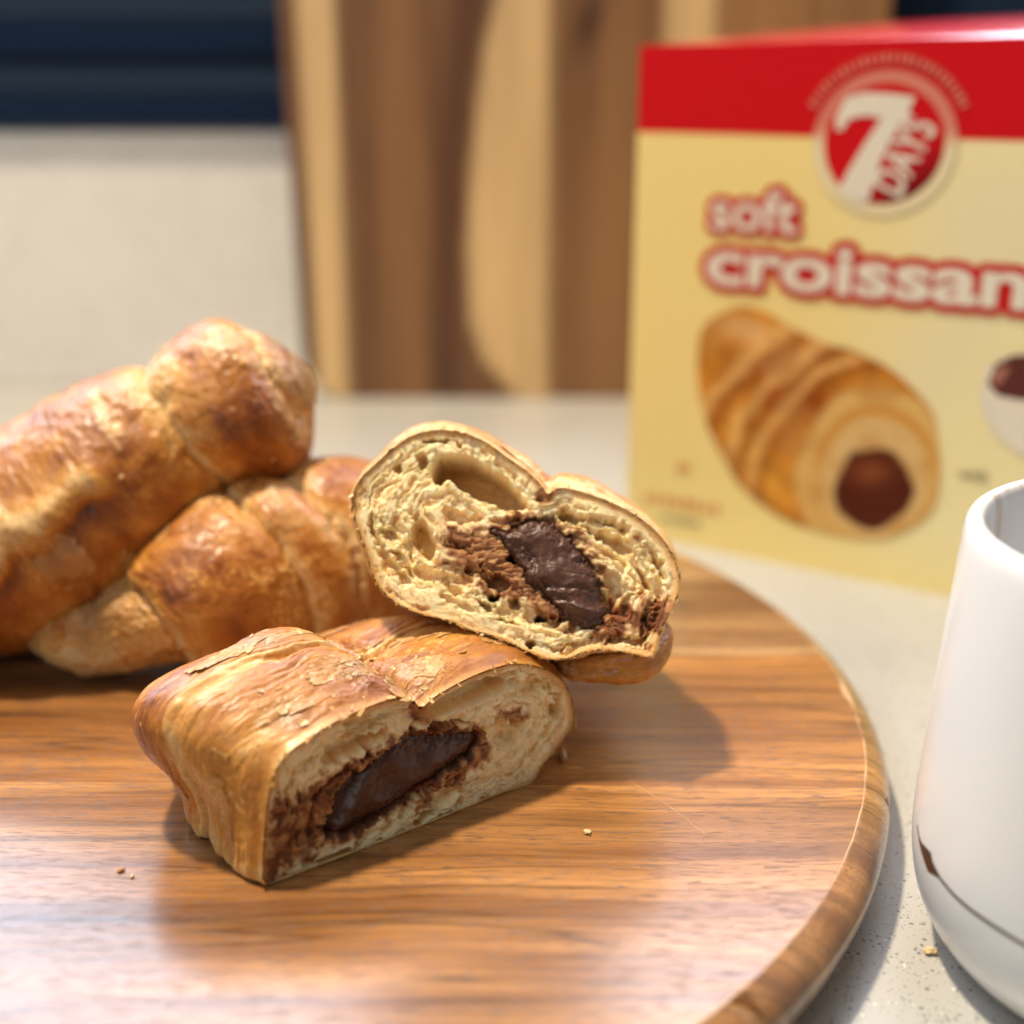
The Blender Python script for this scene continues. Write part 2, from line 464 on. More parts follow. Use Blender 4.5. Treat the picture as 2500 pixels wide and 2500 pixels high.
for k in range(5):
    bm = disc_bm()
    for yy, sgn in ((seams_y[k], -1), (seams_y[k + 1], 1)):
        geom = bm.verts[:] + bm.edges[:] + bm.faces[:]
        bmesh.ops.bisect_plane(bm, geom=geom, plane_co=(0, yy / 100, 0), plane_no=(0.012 * sgn, 1.0 * sgn, 0), clear_outer=True)
        ed = [e for e in bm.edges if e.is_boundary]
        if ed: bmesh.ops.holes_fill(bm, edges=ed)
    for f in bm.faces: f.smooth = abs(f.normal.z) < 0.999 and not (abs(f.normal.y) > 0.999)
    me = bm_mesh('stave', bm)
    o = link('stave', me, board_material('acacia_%d' % k, *tones[k], seed=k + 1, gloss=0.24), rboard, smooth=None)
# pale worn line of filler just where the rim turns down, with a patch at one joint
M_FILL = plain('pale_wood_edge', (0.50, 0.32, 0.16), 0.6)
th = np.linspace(-1.35, 1.25, 700)
rr = np.stack([th * 9, 0 * th, 0 * th], -1)
wdt = np.clip(0.011 + 0.009 * fbm(rr * 3, 3, 9) + 0.07 * np.exp(-((th - (-0.02)) / 0.035) ** 2), 0.004, 0.2)
cen = BR - 0.03 + 0.02 * fbm(rr * 2, 3, 4)
def rimpt(r, t, z): return np.stack([BC[0] + r * np.cos(t), BC[1] + r * np.sin(t), z + 0 * t], -1)
outer = np.minimum(cen + wdt, BR - 0.002)
Vv = np.concatenate([rimpt(outer - 2 * wdt, th, ZT + 0.006), rimpt(outer, th, ZT + 0.006)])
n = len(th); i = np.arange(n - 1)
link('worn_edge_line', np_mesh('worn_edge_line', Vv, np.stack([i, i + n, i + n + 1, i + 1], -1)), M_FILL, rboard, smooth=False)
# a long fine scratch across the right half of the top
A_, B_ = onz(1545, 1912, ZT), onz(1720, 2035, ZT)
t = np.linspace(0, 1, 60)[:, None]
mid = A_ + (B_ - A_) * t + np.stack([0.05 * np.sin(t[:, 0] * 3), 0.03 * np.sin(t[:, 0] * 5), 0 * t[:, 0]], -1)
wd = (0.003 + 0.007 * np.abs(np.sin(t * 9))) * np.array([[0.7, 0.7, 0]])
Vv = np.concatenate([mid - wd, mid + wd]); Vv[:, 2] = ZT + 0.004; i = np.arange(59)
link('scratch', np_mesh('scratch', Vv, np.stack([i, i + 60, i + 61, i + 1], -1)), M_FILL, rboard, smooth=False)

# ------------------------------------------------------------------ pastry colours
PALE, GOLD, AMBER, BROWN, DARKB = (np.array(c) for c in ((0.78, 0.53, 0.24), (0.62, 0.30, 0.060), (0.47, 0.180, 0.024), (0.29, 0.085, 0.013), (0.12, 0.032, 0.009)))
CRUMB, CRUMB2, STAIN = np.array((0.98, 0.81, 0.51)), np.array((0.95, 0.64, 0.27)), np.array((0.20, 0.065, 0.026))
def bake_colour(b):
    """b: 0 pale dough .. 1 dark"""
    st = [(0.0, PALE), (0.28, GOLD), (0.52, AMBER), (0.78, BROWN), (1.0, DARKB)]
    b = np.clip(b, 0, 1)
    xs = [s for s, _ in st]
    return np.stack([np.interp(b, xs, [c[k] for _, c in st]) for k in range(3)], -1)

def crust_detail(L, arc, theta, edges, amps, tilt, tphase, seed, spots=0.5, skew=0.8, wob=0.16, ex=0.45):
    """L: cm along the roll, arc: cm round it. returns outward displacement (cm) and bake value"""
    P = np.stack([L, arc, 0 * L], -1)
    Lw = L + tilt * np.cos(theta - tphase) + wob * fbm(P * 0.9, 3, seed) + 0.05 * fbm(P * 3.1, 3, seed + 7)
    E = np.array(edges, float)
    k = np.clip(np.searchsorted(E, Lw.ravel(), side='right').reshape(Lw.shape) - 1, 0, len(E) - 2)
    t = np.clip((Lw - E[k]) / (E[k + 1] - E[k]), 0, 1)
    amp = np.array(amps)[k]
    arch = amp * np.sin(np.pi * np.clip(t, 0, 1) ** skew) ** ex
    de = np.minimum(np.abs(Lw - E[k]), np.abs(Lw - E[k + 1]))
    de0 = np.abs(Lw - E[k])
    # laminated layers beside every wrap edge
    lay = np.exp(-(de / 0.48) ** 2)
    q = Lw * 6.5 + 0.8 * fbm(P * np.array([1.6, 0.9, 1]), 3, seed + 3)
    rid = np.abs((q % 1.0) - 0.5) * 2
    d = arch + 0.040 * lay * (rid - 0.5) - 0.06 * np.exp(-(de / 0.06) ** 2)
    # grain wrinkles running round the roll
    w1 = fbm(np.stack([Lw * 5.0, arc * 0.8, 0 * L], -1), 4, seed + 11)
    w2 = fbm(np.stack([Lw * 16, arc * 3.0, 0 * L], -1), 3, seed + 13)
    # blisters and cracked skin
    F1, F2, R = voro(Lw * 3.2 + 0.4 * w1, arc * 2.3 + 0.3 * w2, seed + 21)
    skin = sst(0.0, 0.16, F2 - F1)
    plate = (R - 0.5) * 0.030 * skin * sst(0.35, 0.8, vnoise(P * 0.8 + 3, seed + 5) * 0.5 + 0.5)
    B1, _, BR_ = voro(L * 7.5, arc * 7.5, seed + 31)
    msk = sst(-0.15, 0.5, fbm(P * 0.7 + 9, 2, seed + 33))
    sp = sst(0.42, 0.18, B1 + 0.25 * w2) * (BR_ > 1 - spots * 0.75) * msk
    big = fbm(P * 0.55, 3, seed + 41)
    d = d + 0.017 * w1 + 0.006 * w2 + 1.3 * plate + 0.010 * sp + 0.11 * big + 0.03 * fbm(P * 1.9, 3, seed + 61)
    d = d + 0.014 * fbm(P * 7.0, 4, seed + 43, 0.6)
    bake = 0.40 + 0.26 * (arch / (np.max(amps) + 1e-6) - 0.45) + 0.17 * fbm(P * 0.8 + 5, 4, seed + 51) + 0.07 * w1 + 0.05 * w2 + 0.16 * fbm(P * 2.3 + 3, 4, seed + 63)
    bake = bake - 0.02 - 0.34 * np.exp(-((de0 - 0.06) / 0.10) ** 2) - 0.20 * lay * rid - (0.26 + 0.22 * (spots > 0.9)) * sp
    bake = bake - 0.10 * sst(0.6, 1.0, R) * skin
    return d, bake

def rest_on_board(V, softness=0.12, z0=ZT + 0.015):
    z = V[..., 2] - z0
    V[..., 2] = z0 + softness * np.logaddexp(0, z / softness)
    return V

# ------------------------------------------------------------------ whole croissant: lofted roll
def whole_croissant(name, label, rows, edges, amps, tilt, tphase, seed, bake_fn=None, ns=620, nt=460, spots=0.5, flap=None, shift=None, root=None, part='crust', skew=0.8):
    """rows: x, y, z, radius side, radius up"""
    rows = np.asarray(rows, float)
    s = np.linspace(0, 1, ns)
    s = 0.5 - 0.5 * np.cos(np.pi * s) * (0.25) - 0.375 * (1 - 2 * s)    # denser near the tips
    s = (s - s[0]) / (s[-1] - s[0])
    R5 = spline(rows, s)
    C = R5[:, :3]; ru = np.maximum(R5[:, 3], 0); rv = np.maximum(R5[:, 4], 0)
    T = np.gradient(C, axis=0); T /= np.linalg.norm(T, axis=1)[:, None]
    S = np.cross(T, [0, 0, 1.0]); S /= np.linalg.norm(S, axis=1)[:, None]
    Vv = np.cross(S, T)
    L = np.concatenate([[0], np.cumsum(np.linalg.norm(np.diff(C, axis=0), axis=1))])
    cap = np.clip(np.minimum(L / (1.2 * ru.max() * 0.6), (L[-1] - L) / (1.2 * ru.max() * 0.6)), 0, 1)
    cap = np.sqrt(np.clip(1 - (1 - cap) ** 2, 0, 1))
    th = np.linspace(0, 2 * np.pi, nt, endpoint=False)
    rm = (ru + rv) / 2
    TH = th[None] + 0 * s[:, None]; LL = L[:, None] + 0 * th[None]
    ARC = 2.0 * np.stack([np.cos(TH), np.sin(TH)], -1)
    # noise sampled on a cylinder keeps the seam closed: use two offset charts blended where theta wraps
    arcA = TH * 2.0; arcB = (TH - 2 * np.pi) * 2.0
    dA, bA = crust_detail(LL, arcA, TH, edges, amps, tilt, tphase, seed, spots, skew)
    wB = sst(2 * np.pi - 0.5, 2 * np.pi, TH)
    if True:
        cols = wB[0] > 0
        dB, bB = crust_detail(LL[:, cols], arcB[:, cols], TH[:, cols], edges, amps, tilt, tphase, seed, spots, skew)
        dA[:, cols] = dA[:, cols] * (1 - wB[:, cols]) + dB * wB[:, cols]
        bA[:, cols] = bA[:, cols] * (1 - wB[:, cols]) + bB * wB[:, cols]
    d, bake = dA, bA
    pale = np.zeros_like(d)
    if flap is not None:
        for (l0, l1, a0, a1, wdt, hgt) in flap:
            f = np.clip((LL - l0) / (l1 - l0), 0, 1)
            ac = a0 + (a1 - a0) * f + 0.03 * np.sin(LL * 3.1) + 0.05 * vnoise(np.stack([LL * 2, 0 * LL, 0 * LL], -1), 3)
            x = -(((TH + np.pi) % (2 * np.pi) - np.pi) - ac) * 2.2 / (wdt * (0.8 + 0.4 * vnoise(np.stack([LL * 1.3, 0 * LL, 0 * LL + 5], -1), 8)))
            on = sst(l0 - 0.1, l0 + 0.4, LL) * (1 - sst(l1 - 0.3, l1 + 0.2, LL))
            prof = np.where(x > 0, np.clip(1 - x, 0, 1) ** 0.5 * (x < 1), np.exp(-(x / 0.9) ** 2)) * on
            lo = sst(1.0, 1.25, x) * np.exp(-((x - 1.3) / 0.7) ** 2) * on
            d = d + hgt * prof - 0.05 * lo; pale = np.maximum(pale, prof)
            bake = bake + 0.20 * lo  # crease shadow below the flap painted into the bake value
    if shift is not None: d = d + shift(LL, TH)
    rr_u = (ru * cap)[:, None] ; rr_v = (rv * cap)[:, None]
    dd = d * np.minimum(cap, 1)[:, None]
    pos = C[:, None] + ((rr_u + dd) * np.cos(TH))[..., None] * S[:, None] + ((rr_v + dd) * np.sin(TH))[..., None] * Vv[:, None]
    pos = rest_on_board(pos)
    bake = bake - 0.55 * pale
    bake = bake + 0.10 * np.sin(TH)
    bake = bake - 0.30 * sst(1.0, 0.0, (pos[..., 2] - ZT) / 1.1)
    if bake_fn is not None: bake = bake_fn(bake, LL, TH, pos)
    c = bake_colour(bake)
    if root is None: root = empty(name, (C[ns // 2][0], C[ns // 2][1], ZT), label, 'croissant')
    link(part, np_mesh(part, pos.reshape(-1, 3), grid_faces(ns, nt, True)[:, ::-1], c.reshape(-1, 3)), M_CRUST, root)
    return root, pos, c

# flakes of crust: small bent shards, joined
def shards(name, parent, spots, seed, size=(0.06, 0.22), tone=(0.05, 0.35)):
    r = np.random.RandomState(seed); V, Fc, Cc = [], [], []
    for p, nrm in spots:
        p = np.asarray(p); nrm = unit(nrm)
        a = unit(np.cross(nrm, r.randn(3))); b = np.cross(nrm, a)
        k = r.randint(5, 8); sz = r.uniform(*size); asp = r.uniform(0.35, 0.9)
        lift = r.uniform(-0.2, 0.5); base = len(V); curl = r.uniform(-0.5, 0.9)
        col_ = bake_colour(np.array([r.uniform(*tone)]))[0]
        ring = []
        for j in range(k):
            an = 2 * math.pi * j / k + r.uniform(-.25, .25); q = sz * r.uniform(0.55, 1.0)
            x, y = q * math.cos(an), q * asp * math.sin(an)
            ring.append(p + a * x + b * y + nrm * (0.02 + lift * (x + sz) * 0.35 + curl * x * x / sz * 0.3))
        V.append(p + nrm * 0.015 + nrm * lift * sz * 0.3); Cc.append(col_)
        for q in ring: V.append(q); Cc.append(col_ * r.uniform(0.9, 1.1))
        m = k + 1
        for q in list(V[base:base + m]): V.append(q - nrm * 0.004); Cc.append(col_ * 0.8)
        for j in range(k):
            j2 = (j + 1) % k
            Fc += [(base, base + 1 + j, base + 1 + j2), (base + m, base + m + 1 + j2, base + m + 1 + j),
                   (base + 1 + j, base + m + 1 + j, base + m + 1 + j2), (base + 1 + j, base + m + 1 + j2, base + 1 + j2)]
    o = link(name, np_mesh(name, np.array(V), np.array(Fc), np.array(Cc)), M_CRUST, parent, smooth=False)
    return tag(o, kind='stuff')
def sheets(name, parent, pos, colr, n, seed, cond, size=(0.25, 0.7), pale=0.35):
    """thin overlapping leaves of crust, torn at their edges, lifted a little off the surface"""
    r = np.random.RandomState(seed); ns, nt = pos.shape[:2]
    nrm = np.cross(np.gradient(pos, axis=0), np.roll(pos, -1, 1) - np.roll(pos, 1, 1)); nrm /= np.linalg.norm(nrm, axis=2)[..., None] + 1e-9
    VV, FF, CC_, base = [], [], [], 0; made = tries = 0
    while made < n and tries < n * 50:
        tries += 1
        i, j = r.randint(4, ns - 4), r.randint(0, nt); p = pos[i, j]
        if not cond(p, i / ns, j / nt): continue
        di = np.linalg.norm(pos[i + 1, j] - pos[i - 1, j]) / 2; dj = np.linalg.norm(pos[i, (j + 1) % nt] - pos[i, j - 1]) / 2
        if di < 1e-4 or dj < 1e-4: continue
        a, b = r.uniform(*size) * 0.7, r.uniform(*size) * 1.5
        hi_, hj = int(a / di), int(b / dj); st = max(1, int(0.022 / max(di, dj)))
        ii = np.arange(max(1, i - hi_), min(ns - 1, i + hi_ + 1), st); jj = np.arange(j - hj, j + hj + 1, st)
        if len(ii) < 5 or len(jj) < 5 or len(jj) > nt: continue
        Q = pos[ii][:, jj % nt]; Nn = nrm[ii][:, jj % nt]; Cq = colr[ii][:, jj % nt]
        x = (ii[:, None] - i) * di / a; y = (jj[None] - j) * dj / b
        ph = r.uniform(0, 50); P = np.stack([x * 1.6 + ph + 0 * y, y * 2.2 + 0 * x, 0 * x + 0 * y], -1)
        e = 1 - np.hypot(x, y) + 0.38 * fbm(P, 3, seed) + 0.10 * fbm(P * 5, 2, seed + 1)
        m = e > 0.0
        if m.sum() < 12: continue
        dr = r.uniform(0, 6.28); side = np.clip(x * math.cos(dr) + y * math.sin(dr), 0, 1)
        lift = 0.010 + r.uniform(0.015, 0.06) * side ** 2 + 0.010 * fbm(P * 2, 2, seed + 3)
        cs = Cq * (1 - pale) + PALE * pale * r.uniform(0.7, 1.1); cs = mixc(cs, PALE * 1.03, 0.75 * sst(0.16, 0.0, e))
        q, f, c = masked(Q + Nn * lift[..., None], cs, len(ii), len(jj), m)
        if len(f) == 0: continue
        VV.append(q); FF.append(f + base); CC_.append(c); base += len(q); made += 1
    return tag(link(name, np_mesh(name, np.vstack(VV), np.vstack(FF), np.vstack(CC_)), M_CRUST, parent), kind='stuff')
def surface_spots(pos, n, seed, cond):
    r = np.random.RandomState(seed); out = []; ns, nt = pos.shape[:2]; tries = 0
    while len(out) < n and tries < n * 60:
        tries += 1
        i = r.randint(2, ns - 2); j = r.randint(0, nt)
        p = pos[i, j]
        if not cond(p, i / ns, j / nt): continue
        nn = np.cross(pos[i + 1, j] - pos[i - 1, j], pos[i, (j + 1) % nt] - pos[i, j - 1])
        if np.dot(nn, nn) < 1e-12: continue
        out.append((p, nn))
    return out

# ------------------------------------------------------------------ cut face of a halved croissant
class Cut:
    def __init__(s, P0, n, upish=(0, 0, 1)):
        s.P0 = np.asarray(P0, float); s.n = unit(n)
        s.u = unit(np.cross(upish, s.n)); s.v = np.cross(s.n, s.u)
    def px(s, pts):
        out = []
        for x, y in pts:
            q = onplane(x, y, s.P0, s.n) - s.P0; out.append((q @ s.u, q @ s.v))
        return np.array(out)
    def at(s, U, V, D=0.0):
        return s.P0 + U[..., None] * s.u + V[..., None] * s.v - (D + 0 * U)[..., None] * s.n

def build_face(cut, parent, outline, cavities, choc, stains, seed, res=0.0135, dim=1.0, holes=(), cell=1.0):
    """outline etc in cut-plane cm"""
    out = smooth_closed(outline, 260)
    lo, hi = out.min(0) - 0.05, out.max(0) + 0.05
    nu, nv = int((hi[0] - lo[0]) / res), int((hi[1] - lo[1]) / res)
    U, V = np.meshgrid(np.linspace(lo[0], hi[0], nu), np.linspace(lo[1], hi[1], nv))
    P3 = np.stack([U, V, 0 * U], -1)
    sd = poly_sd(U, V, out)
    wob = fbm(P3 * 3.0, 4, seed + 1); fine = fbm(P3 * 14, 3, seed + 2); mid_ = fbm(P3 * 6.0, 3, seed + 4)
    inside = sd > -0.01 + 0.035 * np.clip(fine, -0.3, 1)
    cen = out.mean(0)
    TH = np.arctan2((V - cen[1]), (U - cen[0]))
    rmean = np.sqrt((sd.max()) ** 2 + 2.5)
    arc = TH * rmean * 1.1; dep = sd + 0.10 * wob
    # open cells with thin walls, stretched along the lamination; a second chart takes over near the middle
    rad_ = np.hypot(U - cen[0], V - cen[1]); mcart = sst(1.3, 0.7, rad_ + 0.25 * wob)
    openz = sst(0.06, 0.30, sd + 0.06 * mid_)
    def crumb_depth(A_, B_, off):
        def cells(sa, sb, sdn, wall, wr):
            F1, F2, R = voro(A_ / sa + wr * wob + 0.15 * mid_, B_ / sb + 0.20 * mid_ + 0.06 * fine, sdn)
            return np.clip((F2 - F1) / (wall * 3.2), 0, 1) ** 0.75, R
        w1, R1 = cells(1.10 * cell, 0.25 * cell, seed + 10 + off, 0.22, 0.6)
        w2, R2 = cells(0.52 * cell, 0.11 * cell, seed + 20 + off, 0.26, 0.6)
        w3, R3 = cells(0.12 * cell, 0.055 * cell, seed + 30 + off, 0.40, 0.3)
        str_ = 1 - np.abs(fbm(np.stack([A_ * 1.1, B_ * 8.0, 0 * A_], -1), 3, seed + 40 + off))
        return 0.80 * w1 * np.clip(R1 - 0.5, 0, 1) + 0.19 * w2 * np.clip(R2 - 0.3, 0, 1) ** 1.0 + 0.006 * w3 * R3 - 0.02 * str_
    Dp = crumb_depth(arc, dep, 0)
    Dc = crumb_depth(U + 0.2 * V, V + 0.05 * wob, 500)
    D = 0.03 + openz * (Dp * (1 - mcart) + Dc * mcart)
    D += 0.012 * mid_ * openz + 0.004 * fine
    # laminated rim
    lam = np.abs(((dep * 14 + 0.6 * wob) % 1) - 0.5) * 2
    D += (1 - openz) * 0.012 * lam * sst(0.05, 0.12, sd) - 0.035 * sst(0.10, 0.0, sd)
    c = np.zeros(U.shape + (3,)) + CRUMB
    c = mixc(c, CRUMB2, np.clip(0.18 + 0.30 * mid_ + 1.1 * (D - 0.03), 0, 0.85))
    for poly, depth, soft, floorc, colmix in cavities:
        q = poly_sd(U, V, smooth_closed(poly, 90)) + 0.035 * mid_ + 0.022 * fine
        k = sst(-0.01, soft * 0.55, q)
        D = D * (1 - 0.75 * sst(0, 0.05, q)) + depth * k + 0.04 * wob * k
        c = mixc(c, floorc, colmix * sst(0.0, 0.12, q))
    rimt = sst(0.26, 0.03, sd + 0.08 * wob + 0.05 * lam)
    c = mixc(c, GOLD, 0.75 * rimt); c = mixc(c, AMBER, 0.7 * sst(0.07, 0.0, sd + 0.03 * fine))
    for poly, feather, strength in stains:
        q = poly_sd(U, V, smooth_closed(poly, 90))
        k = np.clip(sst(-feather, feather * 0.8, q + feather * 0.9 * mid_ + feather * 0.25 * fine + 0.3 * (0.12 - D)), 0, 1)
        c = mixc(c, np.array((0.50, 0.225, 0.075)), 0.9 * k)
        c = mixc(c, STAIN * (0.75 + 0.5 * (fine[..., None] * 0.5 + 0.5)), np.clip(strength ** 3 * sst(0.25, 1.0, k * (0.75 + 0.45 * mid_)) + 0.35 * k * sst(0.1, 0.7, wob + 0.6 * fine), 0, 1))
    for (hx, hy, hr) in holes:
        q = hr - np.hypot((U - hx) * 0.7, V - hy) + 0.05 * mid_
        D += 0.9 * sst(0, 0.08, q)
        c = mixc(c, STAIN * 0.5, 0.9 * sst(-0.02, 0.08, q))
    ch = poly_sd(U, V, smooth_closed(choc, 120)) + 0.05 * mid_ + 0.03 * fine
    D = np.where(ch > -0.02, np.maximum(D, 0.10 + 0.35 * sst(0, 0.15, ch)), D)
    c = mixc(c, STAIN * 0.6, 0.95 * sst(-0.10, 0.02, ch + 0.04 * mid_))
    pos = cut.at(U, V, D)
    Vv, Fq, Cc = masked(pos, c, nv, nu, inside)
    link('crumb', np_mesh('crumb', Vv, Fq[:, ::1], Cc * dim), M_CRUMB, parent)
    # thin torn sheets of crumb standing up along the cell walls
    D = np.maximum(D, -0.03)
    r = np.random.RandomState(seed + 99); VV, FF, CC_ = [], [], []
    okz = np.argwhere((D < 0.055) & (sd > 0.12) & (ch < -0.15)); okz = okz[r.permutation(len(okz))[:170]]
    for (i, j) in okz:
        u0, v0 = U[i, j], V[i, j]; a_ = TH[i, j] + math.pi / 2 + r.uniform(-0.5, 0.5)
        if mcart[i, j] > 0.5: a_ = -0.3 + r.uniform(-0.5, 0.5)
        l = r.uniform(0.05, 0.17); k = 6; base = len(VV); hh = r.uniform(0.02, 0.075); lean = r.uniform(-0.7, 0.7)
        for m_ in range(k):
            t_ = m_ / (k - 1) - 0.5; du, dv = math.cos(a_) * t_ * l, math.sin(a_) * t_ * l
            h_ = hh * (1 - (2 * t_) ** 2) * r.uniform(0.5, 1.3) + 0.004
            b0 = cut.at(np.array(u0 + du), np.array(v0 + dv), np.array(D[i, j] + 0.02))
            VV.append(b0); VV.append(b0 + cut.n * (h_ + 0.02) + (cut.u * -math.sin(a_) + cut.v * math.cos(a_)) * lean * h_)
            cc_ = c[i, j] * r.uniform(0.95, 1.05); CC_ += [cc_, cc_]
        for m_ in range(k - 1): FF.append((base + 2*m_, base + 2*m_ + 2, base + 2*m_ + 3, base + 2*m_ + 1))
    tag(link('crumb_shreds', np_mesh('crumb_shreds', np.array(VV), np.array(FF), np.array(CC_)), M_CRUMB, parent), kind='stuff')
    return dict(U=U, V=V, sd=sd, ch=ch, wob=wob, fine=fine, mid=mid_, out=out, nv=nv, nu=nu, cen=cen)

def build_choc(cut, parent, fc, ang, base=0.10, seed=3, folds=()):
    U, V, ch = fc['U'], fc['V'], fc['ch']
    ca, sa = math.cos(ang), math.sin(ang)
    a = (U * ca + V * sa); b = (-U * sa + V * ca)
    st = fbm(np.stack([a * 0.9, b * 9.0 + 1.4 * fc['wob'], 0 * a], -1), 4, seed)
    st2 = fbm(np.stack([a * 1.2, b * 26.0 + 3 * fc['wob'], 0 * a], -1), 2, seed + 3)
    lump = fbm(np.stack([U * 1.8, V * 1.8, 0 * U], -1), 3, seed + 5)
    rdg = 1 - np.abs(st)
    D = base - 0.13 * sst(0, 0.35, ch) + 0.07 * lump - 0.018 * rdg - 0.002 * st2 + 0.16 * sst(0.10, -0.05, ch)
    for (x0, y0, x1, y1, w, dd) in folds:
        ex, ey = x1 - x0, y1 - y0; l = math.hypot(ex, ey)
        t = np.clip(((U - x0) * ex + (V - y0) * ey) / l ** 2, 0, 1)
        q = np.hypot(U - x0 - ex * t, V - y0 - ey * t) + 0.03 * fc['mid']
        D += dd * np.exp(-(q / w) ** 2)
    pos = cut.at(U, V, D)
    Vv, Fq, _ = masked(pos, None, fc['nv'], fc['nu'], ch > -0.03)
    link('chocolate_filling', np_mesh('chocolate_filling', Vv, Fq), M_CHOC, parent)

def half_body(cut, outline, path, sc, edges, amps, tilt, tphase, seed, ns=420, nt=620, rest=True, base_v=None, bake_add=0.0, spots=0.5, bake_fn=None, cen_off=(0, 0), shape_fn=None):
    """crust behind a cut face. path: offsets (cm) of the section centre; sc: (scale_u, scale_v) per path row"""
    out = smooth_closed(outline, 720)
    cen = out.mean(0) + np.array(cen_off)
    ang = np.arctan2(out[:, 1] - cen[1], out[:, 0] - cen[0]); rad = np.hypot(*(out - cen).T)
    o_ = np.argsort(ang); ang, rad = ang[o_], rad[o_]
    th = np.linspace(-np.pi, np.pi, nt, endpoint=False)
    R0 = np.interp(th, ang, rad, period=2 * np.pi)
    k = 41; ker = np.hanning(k); ker /= ker.sum()
    Rs = np.convolve(np.concatenate([R0[-k:], R0, R0[:k]]), ker, 'same')[k:-k]
    Rs = np.convolve(np.concatenate([Rs[-k:], Rs, Rs[:k]]), ker, 'same')[k:-k]
    s = np.linspace(0, 1, ns) ** 1.15
    path = np.asarray(path, float); sc = np.asarray(sc, float)
    C = spline(path, s); S2 = np.maximum(spline(sc, s), 0)
    L = np.concatenate([[0], np.cumsum(np.linalg.norm(np.diff(C, axis=0), axis=1))])
    tip = np.sqrt(np.clip(1 - np.clip((L - (L[-1] - 1.3)) / 1.3, 0, 1) ** 2, 0, 1))
    f = sst(0.15, 0.95, s)[:, None]
    ea = np.ptp(out[:, 0]) / 2 * 0.98; eb = np.ptp(out[:, 1]) / 2 * 0.98
    Re = ea * eb / np.hypot(eb * np.cos(th), ea * np.sin(th)); f2 = sst(0.45, 1.0, s)[:, None]
    Rr = (R0[None] * (1 - f) + Rs[None] * f) * (1 - f2) + Re[None] * f2
    TH = th[None] + 0 * s[:, None]; LL = L[:, None] + 0 * th[None]
    d, bake = crust_detail(LL, TH * 2.2, TH, edges, amps, tilt, tphase, seed, spots, ex=0.7)
    wB = sst(np.pi - 0.4, np.pi, TH); cols = wB[0] > 0
    dB, bB = crust_detail(LL[:, cols], (TH[:, cols] - 2 * np.pi) * 2.2, TH[:, cols], edges, amps, tilt, tphase, seed, spots, ex=0.7)
    d[:, cols] = d[:, cols] * (1 - wB[:, cols]) + dB * wB[:, cols]
    bake[:, cols] = bake[:, cols] * (1 - wB[:, cols]) + bB * wB[:, cols]
    d = d * sst(0.0, 0.10, s)[:, None] + 0.012 * (1 - sst(0, .05, s)[:, None])
    if shape_fn is not None: d = d + shape_fn(LL, TH, cen)
    Rr = (Rr + d) * tip[:, None]
    bv = cen[1] if base_v is None else base_v
    U = cen[0] + Rr * np.cos(TH) * S2[:, :1]
    V = bv + (cen[1] - bv + Rr * np.sin(TH)) * S2[:, 1:2]
    pos = cut.P0 + C[:, None] + U[..., None] * cut.u + V[..., None] * cut.v
    if rest: pos = rest_on_board(pos + np.array([0, 0, 1.0]) * (0.25 * sst(0.35, 1.0, s))[:, None, None], 0.10)
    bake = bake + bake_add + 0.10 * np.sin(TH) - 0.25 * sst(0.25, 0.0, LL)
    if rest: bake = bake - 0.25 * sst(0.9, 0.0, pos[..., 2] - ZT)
    if bake_fn is not None: bake = bake_fn(bake, LL, TH, pos)
    return pos, bake_colour(bake)

# ================================================================== the pastries
# --- big whole croissant at the back left, propped on its neighbour
rear_rows = [(-18.2, 30.4, 3.4, 0.1, 0.1), (-17.2, 30.6, 3.6, 1.5, 1.5), (-15.2, 31.0, 3.9, 2.2, 2.2), (-12.6, 31.6, 4.6, 2.42, 2.36), (-10.4, 32.1, 5.80, 2.28, 2.22),
             (-8.9, 32.45, 6.85, 2.08, 2.04), (-7.3, 32.8, 7.75, 1.85, 1.90), (-6.15, 33.1, 8.3, 1.68, 1.76), (-5.5, 33.3, 8.6, 1.2, 1.3), (-5.25, 33.4, 8.75, 0.4, 0.5)]
def rear_bake(b, LL, TH, pos):
    end = sst(-7.2, -5.2, pos[..., 0])
    b = b + 0.30 * end + 0.12
    return b - 0.16 * sst(0.0, 1.0, np.sin(TH)) * (1 - end)
rear, rear_pos, rear_col = whole_croissant('croissant', 'whole baked croissant at the far left, raised highest with its blunt end up', rear_rows,
    edges=[-1, 3.0, 11.3, 13.75, 20], amps=[0.2, 0.55, 0.46, 0.42], tilt=0.35, tphase=0.9, seed=101, skew=1.5, bake_fn=rear_bake, ns=560, nt=460, spots=0.2,
    flap=[(3.0, 9.3, 0.25, 0.42, 0.50, 0.20)])

# --- whole croissant lying in the middle
mid_rows = [(-12.0, 29.75, 2.6, 0.1, 0.1), (-11.6, 29.8, 2.68, 0.62, 0.52), (-10.8, 29.9, 2.8, 0.90, 0.86), (-9.9, 29.9, 2.9, 0.98, 0.94), (-9.0, 30.0, 3.25, 1.28, 1.24), (-7.6, 30.4, 3.6, 1.72, 1.72),
            (-6.2, 31.2, 3.85, 2.05, 2.15), (-4.8, 32.4, 3.95, 2.1, 2.2), (-3.7, 34.2, 3.8, 1.9, 1.95), (-3.3, 36.3, 3.6, 1.6, 1.5), (-3.4, 38.2, 3.5, 1.15, 1.25), (-3.6, 39.4, 3.4, 0.7, 0.7), (-3.7, 39.9, 3.35, 0.2, 0.2)]
def mid_bake(b, LL, TH, pos):
    tipm = 1 - sst(-11.0, -9.4, pos[..., 0])
    return b + 0.08 - 0.30 * tipm * sst(0.5, -0.4, np.sin(TH)) + 0.12 * sst(33, 37, pos[..., 1])
